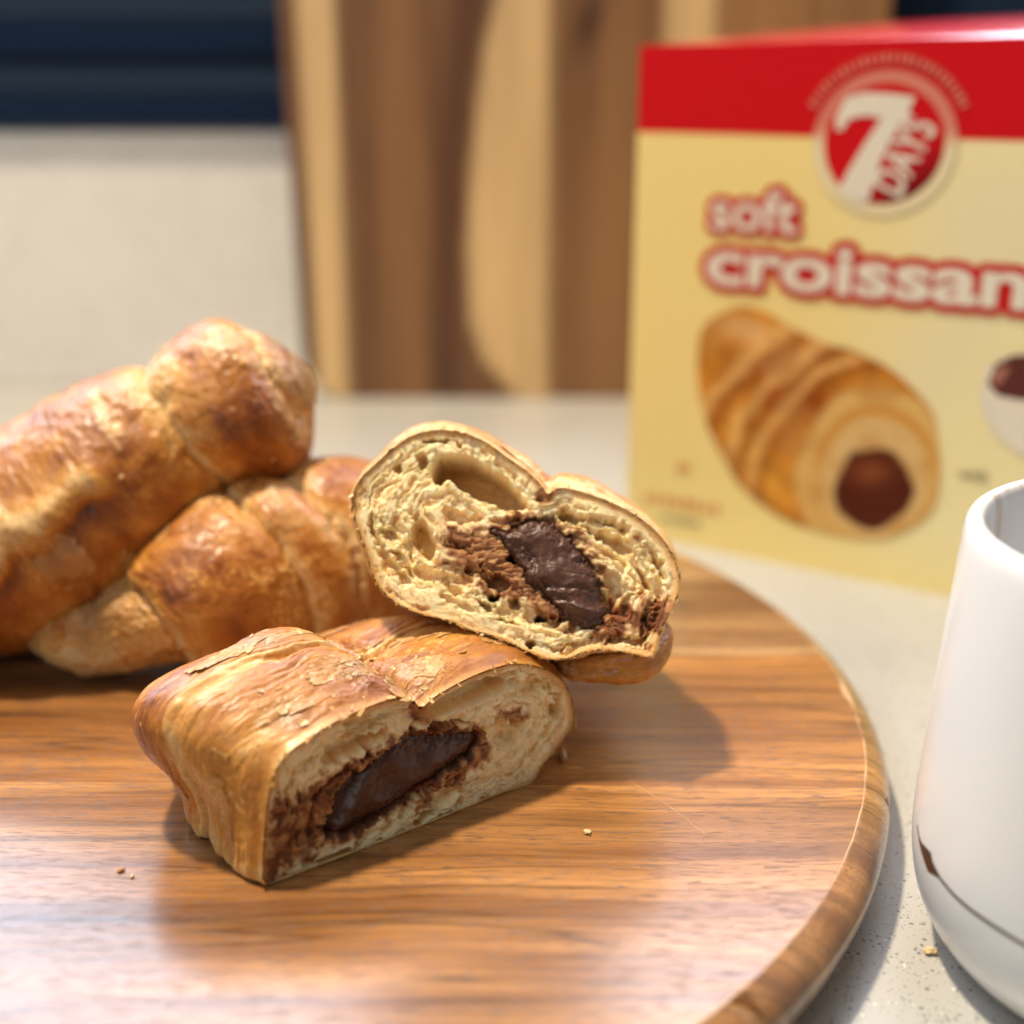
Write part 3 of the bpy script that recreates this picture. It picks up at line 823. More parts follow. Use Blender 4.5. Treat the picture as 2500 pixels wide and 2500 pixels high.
middle, mid_pos, mid_col = whole_croissant('croissant', 'whole golden croissant with pointed pale tip lying beneath the raised one', mid_rows,
    edges=[-2, 3.35, 5.9, 7.2, 10.4, 14, 25], amps=[0.12, 0.58, 0.42, 0.46, 0.3, 0.1], tilt=0.40, tphase=2.4, seed=211, bake_fn=mid_bake, ns=620, nt=440, spots=1.0)

# --- front half, cut face turned to the right
c2 = lambda pts: [(250 + x * 0.6211, 1450 + y * 0.6211) for x, y in pts]
c1 = lambda pts: [(800 + x * 0.4917, 1000 + y * 0.4917) for x, y in pts]
c7 = lambda pts: [(550 + x * 0.2588, 1700 + y * 0.2588) for x, y in pts]
front = empty('croissant_half', (-4.5, 23.0, ZT), 'halved croissant lying foremost on the board, shaded chocolate filled face turned right', 'croissant')
FC_ = Cut((-4.52, 20.69, 1.82), (0.6048, -0.7963, 0.03))
F_OUT = [(647, 2164), (641, 2110), (646, 2040), (653, 1965), (668, 1893), (705, 1838), (759, 1800), (815, 1765), (871, 1738), (940, 1712), (1000, 1708), (1028, 1728), (1057, 1705), (1107, 1675), (1169, 1645), (1244, 1622), (1306, 1626), (1362, 1652),
         (1390, 1692), (1401, 1760), (1378, 1800), (1350, 1838), (1320, 1875), (1298, 1910), (1219, 1953), (1120, 2001), (1026, 2060), (933, 2102), (846, 2120), (760, 2142), (690, 2168)]
f_out = FC_.px(F_OUT)
f_cav = [(FC_.px(c2(p)), dpt, so, fc, cm) for p, dpt, so, fc, cm in [
    ([(860, 650), (930, 600), (1030, 560), (1120, 540), (1090, 590), (990, 640), (890, 680)], 0.42, 0.12, CRUMB2, 0.5),
    ([(1300, 450), (1380, 385), (1480, 340), (1570, 325), (1610, 350), (1560, 395), (1480, 440), (1380, 478), (1300, 492)], 0.55, 0.15, CRUMB2, 0.35),
    ([(1560, 500), (1640, 530), (1650, 590), (1580, 625), (1510, 570)], 0.30, 0.2, CRUMB, 0.3),
    ([(1765, 440), (1812, 428), (1816, 480), (1780, 500)], 0.35, 0.08, CRUMB2, 0.7),
    ([(1640, 350), (1700, 345), (1720, 385), (1660, 400)], 0.25, 0.1, CRUMB2, 0.4),
    ([(1290, 520), (1400, 500), (1480, 505), (1380, 530), (1300, 545)], 0.30, 0.1, CRUMB2, 0.6),
    ([(1290, 830), (1340, 770), (1380, 780), (1340, 840)], 0.22, 0.1, CRUMB2, 0.4)]]
f_choc = FC_.px(c2([(868, 950), (900, 870), (930, 800), (965, 735), (1040, 680), (1110, 630), (1180, 580), (1250, 552), (1330, 560), (1420, 545), (1485, 545), (1495, 590), (1450, 650), (1370, 700), (1290, 755), (1220, 815), (1130, 868), (1040, 915), (960, 955)]))
f_stain = [(FC_.px(c2([(690, 830), (790, 800), (880, 735), (1000, 670), (1200, 555), (1500, 520), (1535, 600), (1500, 670), (1380, 740), (1290, 800), (1180, 860), (1080, 905), (960, 985), (860, 990), (820, 1045), (730, 1065), (655, 1040), (665, 930)])), 0.16, 0.93),
           (FC_.px(c2([(636, 1050), (700, 1060), (690, 1110), (655, 1150), (636, 1140)])), 0.10, 0.95),
           (FC_.px(c2([(1360, 690), (1420, 700), (1400, 760), (1350, 760)])), 0.10, 0.8),
           (FC_.px(c2([(1230, 820), (1300, 790), (1320, 830), (1250, 850)])), 0.08, 0.8),
           (FC_.px(c2([(1560, 470), (1640, 455), (1670, 490), (1600, 500)])), 0.10, 0.7),
           (FC_.px(c2([(1225, 445), (1300, 450), (1290, 520), (1230, 500)])), 0.10, 0.75)]
fc = build_face(FC_, front, f_out, f_cav, f_choc, f_stain, seed=301, res=0.0135, cell=0.8)
fold = FC_.px(c2([(1050, 700), (930, 930), (880, 800), (850, 930)]))
build_choc(FC_, front, fc, math.radians(12), base=0.24, seed=17, folds=[(*fold[0], *fold[1], 0.10, -0.16), (*fold[2], *fold[3], 0.14, 0.35)])
w = np.array([-0.72, 0.69, 0.0])
fpath = [w * 0, w * 0.8, w * 1.7, w * 2.8, w * 3.9, w * 5.1, w * 6.0]
fsc = [(1.0, 1.0), (1.03, 1.04), (1.05, 1.08), (1.03, 1.03), (0.92, 0.90), (0.72, 0.70), (0.4, 0.45)]
def front_bake(b, LL, TH, pos):
    return b + 0.09 - 0.08 * sst(2.2, 3.4, LL)
def front_shape(LL, TH, cen):
    q = FC_.px([(1030, 1730)])[0] - cen; tn = math.atan2(q[1], q[0])
    on = sst(0.0, 1.2, LL); fade = 1 - sst(3.2, 5.0, LL)
    g = -0.42 * np.exp(-((TH - tn - 0.03 * LL) / 0.15) ** 2) * on * fade
    g = g + 0.46 * np.exp(-((TH - tn - 0.75) / 0.55) ** 2) * sst(0.1, 2.0, LL) * (1 - sst(2.6, 4.6, LL))
    g = g - 0.30 * np.exp(-((TH - tn + 0.50) / 0.35) ** 2) * sst(0.4, 2.6, LL)
    ang_ = lambda a: (TH - a + np.pi) % (2 * np.pi) - np.pi
    g = g + 0.34 * np.exp(-((ang_(2.80) / 0.30) ** 2)) * sst(0.1, 1.8, LL) * (1 - sst(3.4, 5.0, LL)) * 1.7
    return g - 0.62 * np.exp(-((ang_(-2.86) / 0.26) ** 2)) * sst(0.0, 4.2, LL) ** 0.8
fpos, fcol = half_body(FC_, f_out, fpath, fsc, edges=[-3.0, 2.35, 4.9, 9], amps=[0.20, 0.26, 0.2], tilt=0.45, tphase=2.6, seed=331, base_v=0.0, shape_fn=front_shape, ns=460, nt=700, spots=0.5, bake_fn=front_bake)
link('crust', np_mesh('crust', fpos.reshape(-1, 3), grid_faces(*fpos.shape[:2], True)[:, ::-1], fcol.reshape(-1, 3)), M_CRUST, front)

# --- top half resting across the others, cut face towards the viewer
top = empty('croissant_half', (0.2, 27.0, 4.6), 'halved croissant resting on another half, open chocolate filled face towards the viewer', 'croissant')
TN = unit((0.00, -0.86, 0.51))
TC_ = Cut(ony(1260, 1350, 25.9), TN)
T_OUT = [(859, 1226), (866, 1197), (888, 1160), (923, 1128), (962, 1093), (1011, 1064), (1075, 1052), (1134, 1059), (1188, 1081), (1233, 1114), (1282, 1148), (1318, 1182), (1337, 1206), (1362, 1192), (1415, 1200), (1488, 1227), (1552, 1259), (1606, 1303), (1641, 1354),
         (1659, 1408), (1655, 1452), (1634, 1497), (1612, 1545), (1603, 1580), (1588, 1604), (1545, 1597), (1488, 1588), (1439, 1590), (1385, 1608), (1336, 1608), (1282, 1588), (1218, 1558), (1144, 1538), (1095, 1516), (1011, 1494), (948, 1459), (912, 1408), (893, 1344), (874, 1295), (861, 1256)]
t_out = TC_.px(T_OUT)
ORG = np.array((0.72, 0.40, 0.13))  # golden pocket lining, glow of light inside the cavities painted in
t_cav = [(TC_.px(c1(p)), dpt, so, fcx, cm) for p, dpt, so, fcx, cm in [
    ([(530, 235), (600, 215), (690, 225), (780, 260), (870, 320), (930, 380), (980, 450), (1005, 492), (940, 500), (850, 480), (760, 450), (690, 420), (640, 385), (590, 350), (560, 372), (520, 335)], 1.20, 0.16, ORG * 0.85, 0.9),
    ([(420, 560), (470, 550), (510, 590), (540, 650), (535, 720), (505, 750), (450, 700), (408, 640)], 0.65, 0.20, CRUMB2, 0.7),
    ([(585, 480), (680, 495), (780, 520), (760, 558), (650, 570), (590, 550)], 0.30, 0.2, CRUMB2, 0.4),
    ([(800, 530), (880, 530), (960, 545), (880, 570), (800, 560)], 0.25, 0.1, CRUMB2, 0.4),
    ([(1120, 510), (1200, 500), (1285, 545), (1220, 562), (1140, 540)], 0.60, 0.12, ORG * 0.7, 0.7),
    ([(1320, 528), (1400, 555), (1480, 588), (1400, 575)], 0.50, 0.08, ORG * 0.7, 0.6),
    ([(1290, 595), (1400, 608), (1500, 655), (1545, 712), (1450, 705), (1350, 655)], 0.55, 0.18, CRUMB2, 0.7),
    ([(1365, 790), (1440, 800), (1475, 880), (1450, 960), (1405, 1010), (1375, 900)], 0.36, 0.2, CRUMB, 0.3),
    ([(1540, 775), (1600, 830), (1622, 905), (1570, 870)], 0.50, 0.10, ORG, 0.5),
    ([(1610, 715), (1660, 775), (1690, 845), (1640, 805)], 0.40, 0.10, CRUMB2, 0.5),
    ([(440, 225), (490, 222), (500, 270), (458, 292)], 0.45, 0.08, ORG, 0.6),
    ([(325, 268), (362, 266), (352, 312)], 0.35, 0.06, ORG, 0.5),
    ([(470, 152), (560, 138), (604, 152), (520, 168)], 0.40, 0.06, ORG, 0.8),
    ([(250, 590), (300, 580), (340, 620), (300, 640)], 0.32, 0.08, ORG * 0.8, 0.6),
    ([(590, 860), (650, 870), (660, 910), (620, 920)], 0.30, 0.08, CRUMB2, 0.6),
    ([(780, 830), (860, 815), (905, 880), (850, 900), (790, 870)], 0.45, 0.10, STAIN * 1.3, 0.9),
    ([(750, 945), (800, 958), (815, 1000), (770, 982)], 0.40, 0.06, ORG * 0.5, 0.6),
    ([(840, 1032), (900, 1040), (960, 1070), (880, 1062)], 0.30, 0.06, CRUMB2, 0.6),
    ([(980, 1150), (1030, 1148), (1012, 1182)], 0.45, 0.05, ORG * 0.6, 0.8),
    ([(890, 930), (950, 945), (960, 985), (910, 980)], 0.38, 0.07, ORG * 0.5, 0.7),
    ([(520, 900), (640, 940), (760, 1010), (640, 975)], 0.16, 0.06, CRUMB2, 0.5)]]
t_choc = TC_.px(c1([(815, 605), (900, 592), (980, 560), (1050, 535), (1120, 565), (1200, 640), (1270, 720), (1320, 790), (1362, 860), (1368, 940), (1392, 1000), (1330, 1082), (1250, 1072), (1180, 1022), (1120, 960), (1050, 905), (985, 850), (962, 780), (920, 715), (860, 655)]))
t_stain = [(TC_.px(c1([(570, 620), (700, 590), (820, 570), (1060, 515), (1200, 600), (1330, 760), (1400, 900), (1480, 965), (1600, 935), (1700, 975), (1660, 1050), (1560, 1085), (1480, 1065), (1400, 1140), (1320, 1095), (1200, 1065), (1080, 1015), (950, 950), (800, 890), (690, 850), (600, 760)])), 0.26, 0.80),
           (TC_.px(c1([(1470, 910), (1520, 1000), (1590, 960), (1700, 965), (1690, 1040), (1600, 1085), (1490, 1080), (1410, 1140), (1370, 1100), (1390, 1040)])), 0.12, 0.95),
           (TC_.px(c1([(1030, 425), (1085, 398), (1115, 440), (1065, 480)])), 0.07, 0.8)]
t_holes = [(*TC_.px(c1([(818, 935)]))[0], 0.11), (*TC_.px(c1([(1045, 1035)]))[0], 0.08), (*TC_.px(c1([(905, 740)]))[0], 0.12), (*TC_.px(c1([(700, 700)]))[0], 0.04)]
tf = build_face(TC_, top, t_out, t_cav, t_choc, t_stain, seed=401, res=0.0130, holes=t_holes, cell=1.0)
fo = TC_.px(c1([(1000, 700), (1090, 860), (1120, 960), (1340, 1010), (1060, 880), (1360, 900)]))
build_choc(TC_, top, tf, math.radians(-20), base=0.04, seed=27, folds=[(*fo[0], *fo[1], 0.08, 0.08), (*fo[2], *fo[3], 0.07, -0.07), (*fo[4], *fo[5], 0.06, 0.05)])
tpath = [(0, 0, 0), (0.0, 0.7, -0.12), (0.02, 1.6, -0.35), (0.05, 2.7, -0.7), (0.1, 3.8, -1.05), (0.15, 4.8, -1.35), (0.2, 5.5, -1.5)]
tsc = [(1, 1), (1.0, 1.0), (0.99, 1.0), (0.93, 0.95), (0.8, 0.82), (0.58, 0.6), (0.3, 0.3)]
tpos, tcol = half_body(TC_, t_out, tpath, tsc, edges=[-3, 1.2, 3.4, 9], amps=[0.10, 0.2, 0.15], tilt=0.4, tphase=0.5, seed=431, rest=False, ns=300, nt=640, bake_add=-0.12)
link('crust', np_mesh('crust', tpos.reshape(-1, 3), grid_faces(*tpos.shape[:2], True)[:, ::-1], tcol.reshape(-1, 3)), M_CRUST, top)
# the end of this half curls forward under its right side
Pa = onplane(1400, 1622, TC_.P0 + np.array([0, 1.3, 0]), TN); Pb = onplane(1490, 1622, TC_.P0 + np.array([0, 0.9, 0]), TN); Pc = onplane(1556, 1606, TC_.P0 + np.array([0, 0.75, 0]), TN); Pd = onplane(1592, 1570, TC_.P0 + np.array([0, 1.0, 0]), TN)
rows = [(*(Pa - [0.5, -0.6, 0]), 0.1, 0.1), (*Pa, 0.30, 0.28), (*Pb, 0.42, 0.40), (*Pc, 0.50, 0.50), (*Pd, 0.42, 0.42), (*(Pd + [0.15, 0.6, 0.4]), 0.15, 0.15)]
_, hpos, _ = whole_croissant('x', '', rows, edges=[-1, 1.0, 6], amps=[0.05, 0.05], tilt=0.2, tphase=0, seed=455, ns=160, nt=160, spots=0.2, root=top, part='curled_end', bake_fn=lambda b, LL, TH, pos: b * 0.9 + 0.02)

# --- flakes clinging to the crusts and cut rims
def rim_spots(cut, out, n, seed, sel=None):
    r = np.random.RandomState(seed); res_ = []
    while len(res_) < n:
        k = r.randint(0, len(out)); q = out[k]
        if sel and not sel(q): continue
        d = unit(q - out.mean(0)); p = cut.P0 + q[0] * cut.u + q[1] * cut.v + cut.n * r.uniform(-0.05, 0.06)
        nn = cut.u * d[0] + cut.v * d[1] + cut.n * r.uniform(-0.2, 1.2) + 0.5 * r.randn(3)
        res_.append((p, nn))
    return res_
upper = lambda p, s, t: p[2] > 3.0
sheets('crust_layers', front, fpos, fcol, 18, 71, lambda p, s, t: p[2] > 2.3 and s > 0.02 and s < 0.8, pale=0.20)
sheets('crust_layers', top, tpos, tcol, 12, 72, lambda p, s, t: p[2] > 5 and s < 0.7)
sheets('crust_layers', middle, mid_pos, mid_col, 40, 73, lambda p, s, t: p[2] > 2.2 and p[1] < 33.5, pale=0.25)
sheets('crust_layers', rear, rear_pos, rear_col, 30, 74, lambda p, s, t: p[2] > 2.5 and p[1] < 33.5, size=(0.3, 0.9))
shards('crust_flakes', front, surface_spots(fpos, 70, 5, lambda p, s, t: p[2] > 2.4 and s < 0.8) + rim_spots(FC_, fc['out'], 60, 6), 61, (0.03, 0.14), (0.05, 0.35))
shards('crust_flakes', top, rim_spots(TC_, tf['out'], 110, 8), 62, (0.03, 0.11), (0.05, 0.4))
shards('crust_flakes', middle, surface_spots(mid_pos, 60, 9, upper), 63, (0.03, 0.14), (0.0, 0.3))
shards('crust_flakes', rear, surface_spots(rear_pos, 60, 10, upper), 64, (0.04, 0.12), (0.0, 0.3))

# ------------------------------------------------------------------ loose crumbs
def crumb_lump(P, r, seed, label, colr):
    bm = bmesh.new(); bmesh.ops.create_icosphere(bm, subdivisions=3, radius=r / 100)
    rs = np.random.RandomState(seed); s3 = rs.uniform(0.6, 1.4, 3)
    co = np.array([v.co[:] for v in bm.verts]); nrm = co / np.linalg.norm(co, axis=1)[:, None]
    f = 1 + 0.55 * fbm(nrm * 1.6 + seed, 3, seed)
    for v, k in zip(bm.verts, f):
        v.co = Vector((v.co.x * s3[0] * k, v.co.y * s3[1] * k, v.co.z * 0.6 * k))
    zmin = min(v.co.z for v in bm.verts)
    for v in bm.verts: v.co += Vector((P[0] / 100, P[1] / 100, P[2] / 100 - zmin))
    e = bm_mesh('crumb', bm)
    o = bpy.data.objects.new('crumb', e); COL.objects.link(o)
    e.transform(Matrix.Translation((-P[0] / 100, -P[1] / 100, -P[2] / 100))); o.location = tuple(c / 100 for c in P)
    e.materials.append(colr)
    for p in e.polygons: p.use_smooth = True
    return tag(o, label, 'crumb', 'loose pastry crumbs')
M_C1, M_C2 = plain('pale_crumb', (0.72, 0.52, 0.27), 0.7), plain('toasted_crumb', (0.45, 0.20, 0.06), 0.7)
crumb_lump(onz(1434, 2036, ZT), 0.06, 3, 'pale crumb alone on the board to the right of the front half', M_C1)
crumb_lump(onz(296, 2127, ZT), 0.050, 4, 'larger toasted crumb on the board left of the front half', M_C2)
crumb_lump(onz(323, 2142, ZT), 0.036, 5, 'smaller toasted crumb beside another, nearer the front half', M_C1)
crumb_lump(onz(2272, 2330, 0), 0.10, 6, 'pale flaky crumb on the speckled counter beside the mug', M_C1)
crumb_lump(onz(2372, 1990, ZT) * 0 + onz(1372, 1850, ZT), 0.13, 7, 'ragged pale crumb on the board at the right end of the front half', M_C1)

# ------------------------------------------------------------------ mug
MX, MY = 11.9, 21.0
MPROF = [(0, 0.10), (2.6, 0.10), (3.0, 0.02), (3.25, 0.05), (3.55, 0.25), (3.86, 0.62), (4.10, 1.05), (4.25, 1.6), (4.32, 2.2), (4.32, 2.8), (4.28, 3.6), (4.22, 4.6), (4.15, 5.8), (4.08, 7.0), (4.02, 8.0), (3.99, 8.45), (3.94, 8.62), (3.85, 8.71), (3.75, 8.72), (3.66, 8.66), (3.60, 8.5), (3.60, 8.0), (3.66, 6.0), (3.72, 4.0), (3.7, 2.2), (3.5, 1.2), (3.0, 0.75), (2.0, 0.6), (0, 0.58)]
MPROF = [(a, b * 0.982) for a, b in MPROF]
def lathe(name, prof, cx, cy, seg=160):
    pr = np.array(prof); d = np.concatenate([[0], np.cumsum(np.hypot(*np.diff(pr, axis=0).T))])
    V = []
    P = []
    for a, b in zip(prof, prof[1:]):
        for t in np.linspace(0, 1, 3, endpoint=False): P.append((a[0] + (b[0] - a[0]) * t, a[1] + (b[1] - a[1]) * t))
    P.append(prof[-1]); P = np.array(P)
    for _ in range(2): P[1:-1] = (P[:-2] + 2 * P[1:-1] + P[2:]) / 4
    th = np.linspace(0, 2 * np.pi, seg, endpoint=False)
    V = np.stack([cx + P[:, 0][:, None] * np.cos(th), cy + P[:, 0][:, None] * np.sin(th), P[:, 1][:, None] + 0 * th[None]], -1)
    return np_mesh(name, V.reshape(-1, 3), grid_faces(len(P), seg, True)), P
def mug_material():
    m, nt, b = mat('white_glaze')
    v = coords(nt)
    n = noise(nt, v, 160, 3, 0.6)
    sep = N(nt, 'ShaderNodeSeparateXYZ'); nt.links.new(v, sep.inputs[0])
    r2 = math_(nt, 'SQRT', math_(nt, 'ADD', math_(nt, 'POWER', sep.outputs[0], 2.0), math_(nt, 'POWER', sep.outputs[1], 2.0)))
    inner = math_(nt, 'LESS_THAN', r2, 0.0374)
    sv = N(nt, 'ShaderNodeVectorMath', operation='MULTIPLY'); sv.inputs[1].default_value = (1, 1, 0.12); nt.links.new(v, sv.inputs[0])
    run = noise(nt, sv.outputs[0], 130, 3, 0.5)
    st = math_(nt, 'MULTIPLY', inner, ramp(nt, run, [(0.48, G3(0.0)), (0.62, G3(0.75))]))
    c = mix(nt, (0.74, 0.765, 0.78), (0.42, 0.24, 0.10), st)
    spec = ramp(nt, noise(nt, v, 420, 1, 0.3), [(0.88, G3(0.0)), (0.90, G3(0.4))])
    c = mix(nt, c, (0.55, 0.42, 0.28), spec)
    nt.links.new(c, b.inputs['Base Color'])
    b.inputs['Roughness'].default_value = 0.18
    b.inputs['Subsurface Weight'].default_value = 0.1; b.inputs['Subsurface Scale'].default_value = 0.003
    return m
mug = empty('mug', (MX, MY, 0), 'white ceramic mug with a thin brown line and leaf near its base', 'mug')
me, MP = lathe('body', MPROF, MX, MY)
link('body', me, mug_material(), mug)
def on_mug(px, py, proud=0.006):
    """first hit of the view ray with the mug's outer wall, then pushed slightly outwards"""
    k0 = MP[:, 0].argmax(); o_ = MP[4:60]; zz_, rr_ = o_[:, 1], o_[:, 0]
    d = ray(px, py)
    for t in np.linspace(15, 32, 3400):
        p = CC + d * t
        r = np.hypot(p[0] - MX, p[1] - MY)
        if 0.05 < p[2] < 8.4:
            R = np.interp(p[2], MP[6:48, 1], MP[6:48, 0])
            if r <= R + 0.03:
                q = np.array([p[0] - MX, p[1] - MY]) / r * (R + proud); return np.array([MX + q[0], MY + q[1], p[2]])
    return None
M_DECO = plain('brown_glaze_line', (0.085, 0.035, 0.018), 0.3)
c6 = lambda x, y: (2100 + x * 0.7246, 1100 + y * 0.7246)
line = [(187, 1262), (194, 1305), (222, 1375), (246, 1415), (275, 1455), (310, 1497), (360, 1542), (430, 1592), (500, 1637), (552, 1668), (640, 1712)]
pts = [on_mug(*c6(*q)) for q in line]; pts = np.array([p for p in pts if p is not None])
ang = np.arctan2(pts[:, 1] - MY, pts[:, 0] - MX) % (2 * np.pi)
o_ = np.argsort(ang); ang, zs = ang[o_], pts[o_][:, 2]
aa = np.concatenate([np.linspace(ang[0] - 0.0, ang[-1], 120)])
zz2 = np.interp(aa, ang, zs)
ker = np.hanning(9); ker /= ker.sum(); zz2[6:-6] = np.convolve(zz2, ker, 'same')[6:-6]
hw = 0.034
def mwall(a, z):
    R = np.interp(z, MP[6:48, 1], MP[6:48, 0]) + 0.006
    return np.stack([MX + R * np.cos(a), MY + R * np.sin(a), z], -1)
Vv = np.concatenate([mwall(aa, zz2 - hw), mwall(aa, zz2 + hw)]); i = np.arange(len(aa) - 1); n = len(aa)
link('painted_line', np_mesh('painted_line', Vv, np.stack([i, i + 1, i + n + 1, i + n], -1)), M_DECO, mug)
leaf = np.array([on_mug(*c6(*q), proud=0.010) for q in [(192, 1306), (208, 1326), (234, 1354), (240, 1385), (248, 1402), (272, 1447), (248, 1432), (224, 1418), (212, 1385), (200, 1345)]])
cenp = leaf.mean(0); r_ = np.hypot(cenp[0] - MX, cenp[1] - MY); Rl = np.interp(cenp[2], MP[6:48, 1], MP[6:48, 0]) + 0.012
cenp[:2] = np.array([MX, MY]) + (cenp[:2] - [MX, MY]) / r_ * Rl
nl = len(leaf); Fl = np.array([(nl, k, (k + 1) % nl) for k in range(nl)])
link('painted_leaf', np_mesh('painted_leaf', np.vstack([leaf, cenp]), Fl), M_DECO, mug)

# ------------------------------------------------------------------ printed carton
BO = np.array([4.18, 45.4, 0.0]); BD = np.array([0.848, -0.530, 0]); BE = np.array([0.530, 0.848, 0]); BW, BDP = 20.0, 7.0
XC = Cut(BO, (-0.530, -0.848, 0))
carton = empty('carton', (BO[0] + BD[0] * 8 + BE[0] * 3, BO[1] + BD[1] * 8 + BE[1] * 3, 0), 'red and yellow printed croissant carton standing behind the mug', 'box')
RED, REDD, YEL, YELP = np.array((0.60, 0.000, 0.006)), np.array((0.40, 0.001, 0.004)), np.array((0.89, 0.72, 0.29)), np.array((0.87, 0.79, 0.46))
bandv = [XC.px([(1560, 324)])[0], XC.px([(2500, 346)])[0]]
def band(u): return np.interp(u, [bandv[0][0], bandv[1][0]], [bandv[0][1], bandv[1][1]])
tl = XC.px([(1544, 112), (1810, 106), (2150, 96), (2500, 88)])
def vtop(u): return np.interp(u, tl[:, 0], tl[:, 1])
nu, nv = 130, 240
U = np.linspace(0, BW, nu)[None, :] + np.zeros((nv, 1)); W = np.linspace(0, 1, nv)[:, None] + 0 * U
V = W * (vtop(U))
V = np.where(np.abs(V - band(U)) < 0.06, V, V)
c = np.zeros(U.shape + (3,)) + YEL
c = mixc(c, YELP, sst(5.0, 11.5, U) * 0.8 * sst(-1.5, 2.5, V))
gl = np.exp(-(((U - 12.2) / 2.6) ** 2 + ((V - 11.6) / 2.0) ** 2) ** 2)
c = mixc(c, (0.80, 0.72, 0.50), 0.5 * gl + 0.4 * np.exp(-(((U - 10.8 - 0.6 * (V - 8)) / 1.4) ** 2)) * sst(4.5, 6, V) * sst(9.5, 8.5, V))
c = mixc(c, RED, sst(-0.03, 0.03, V - band(U)))
def slab(name, cut_, U, V, c, thick, parent, m):
    nv, nu = U.shape
    Vf = cut_.at(U, V, 0.0).reshape(-1, 3); Vb = cut_.at(U, V, thick).reshape(-1, 3); n0 = nu * nv
    F1 = grid_faces(nv, nu); F2 = F1[:, ::-1] + n0; idx = np.arange(n0).reshape(nv, nu)
    loop = np.concatenate([idx[0, :-1], idx[:-1, -1], idx[-1, :0:-1], idx[:0:-1, 0]]); nx = np.roll(loop, -1)
    Fs = np.stack([loop, loop + n0, nx + n0, nx], -1)
    return link(name, np_mesh(name, np.vstack([Vf, Vb]), np.vstack([F1, F2, Fs]), np.vstack([c.reshape(-1, 3)] * 2)), m, parent, smooth=False)
slab('front_panel', XC, U, V, c, 0.05, carton, M_PRINT)
# sides and back
for nm, P0_, n_, wdt in (('side_panel', BO + BE * BDP, -BD, BDP - 0.06), ('side_panel', BO + BD * BW + BE * 0.06, BD, BDP - 0.06), ('back_panel', BO + BD * BW + BE * (BDP + 0.06), BE, BW)):
    cc_ = Cut(P0_, n_); us = np.linspace(0, wdt, 3)[None, :] + np.zeros((24, 1)); vs = np.linspace(0, 16.55, 24)[:, None] + 0 * us
    col_ = mixc(np.zeros(us.shape + (3,)) + YEL, RED, (vs > 13.0) * 1.0)
    slab(nm, cc_, us, vs, col_, 0.05, carton, M_PRINT)
# top: bulges up towards the back
nu2, nd = 60, 30
Ut = np.linspace(0, BW, nu2)[None, :] + np.zeros((nd, 1)); Dt = np.linspace(0, 1, nd)[:, None] + 0 * Ut
rise = (0.10 + 0.62 * np.sin(np.pi * np.clip(Ut / 13, 0, 1) * 0.5) ** 0.6) * np.sin(np.pi * np.clip(Dt, 0, 1) * 0.78) / 0.98
Zt = vtop(Ut) + 0.012 + rise + 0.12 * sst(0.03, 0.0, Dt) * -0.2
Pt = BO + Ut[..., None] * BD + (Dt * BDP)[..., None] * BE; Pt[..., 2] = Zt
ct = np.zeros(Ut.shape + (3,)) + np.array((0.62, 0.02, 0.03))
Pb_ = Pt.copy(); Pb_[..., 2] -= 0.05
n0 = nu2 * nd; F1 = grid_faces(nd, nu2)
me = np_mesh('top_flap', np.vstack([Pt.reshape(-1, 3), Pb_.reshape(-1, 3)]), np.vstack([F1, F1[:, ::-1] + n0]), np.vstack([ct.reshape(-1, 3)] * 2))
m_top = plain('glossy_red_card', (0.60, 0.015, 0.03), 0.20, 0.7, 1.0)
link('top_flap', me, m_top, carton)
# printed marks
M_RED, M_DRED, M_WHT, M_SAL = plain('red_ink', (0.56, 0.002, 0.006), 0.32), plain('dark_red_ink', (0.30, 0.001, 0.004), 0.32), plain('cream_ink', (0.80, 0.74, 0.62), 0.32), plain('salmon_ink', (0.66, 0.22, 0.16), 0.32)
M_ORI, M_GRY = plain('faint_orange_ink', (0.76, 0.36, 0.12), 0.4), plain('grey_ink', (0.26, 0.24, 0.13), 0.4)
def flat(name, uv, m, lift, parent=carton, faces=None):
    uv = np.asarray(uv, float)
    bm = bmesh.new(); vs = []
    for a, b in uv:
        p = XC.P0 + a * XC.u + b * XC.v + XC.n * lift; vs.append(bm.verts.new(Vector(p / 100)))
    f = bm.faces.new(vs); f.normal_update(); bmesh.ops.triangulate(bm, faces=[f], ngon_method='EAR_CLIP')
    return link(name, bm_mesh(name, bm), m, parent, smooth=False)
def ell(cu, cv, ru, rv, n=72): 
    t = np.linspace(0, 2 * np.pi, n, endpoint=False); return np.stack([cu + ru * np.cos(t), cv + rv * np.sin(t)], -1)
lc = XC.px([(2157, 352)])[0]
ringR = (XC.px([(2333, 352)])[0] - XC.px([(1980, 352)])[0])[0] / 2
ringH = (XC.px([(2157, 170)])[0] - XC.px([(2157, 528)])[0])[1] / 2
innR, innH = ringR * 0.83, ringH * 0.83
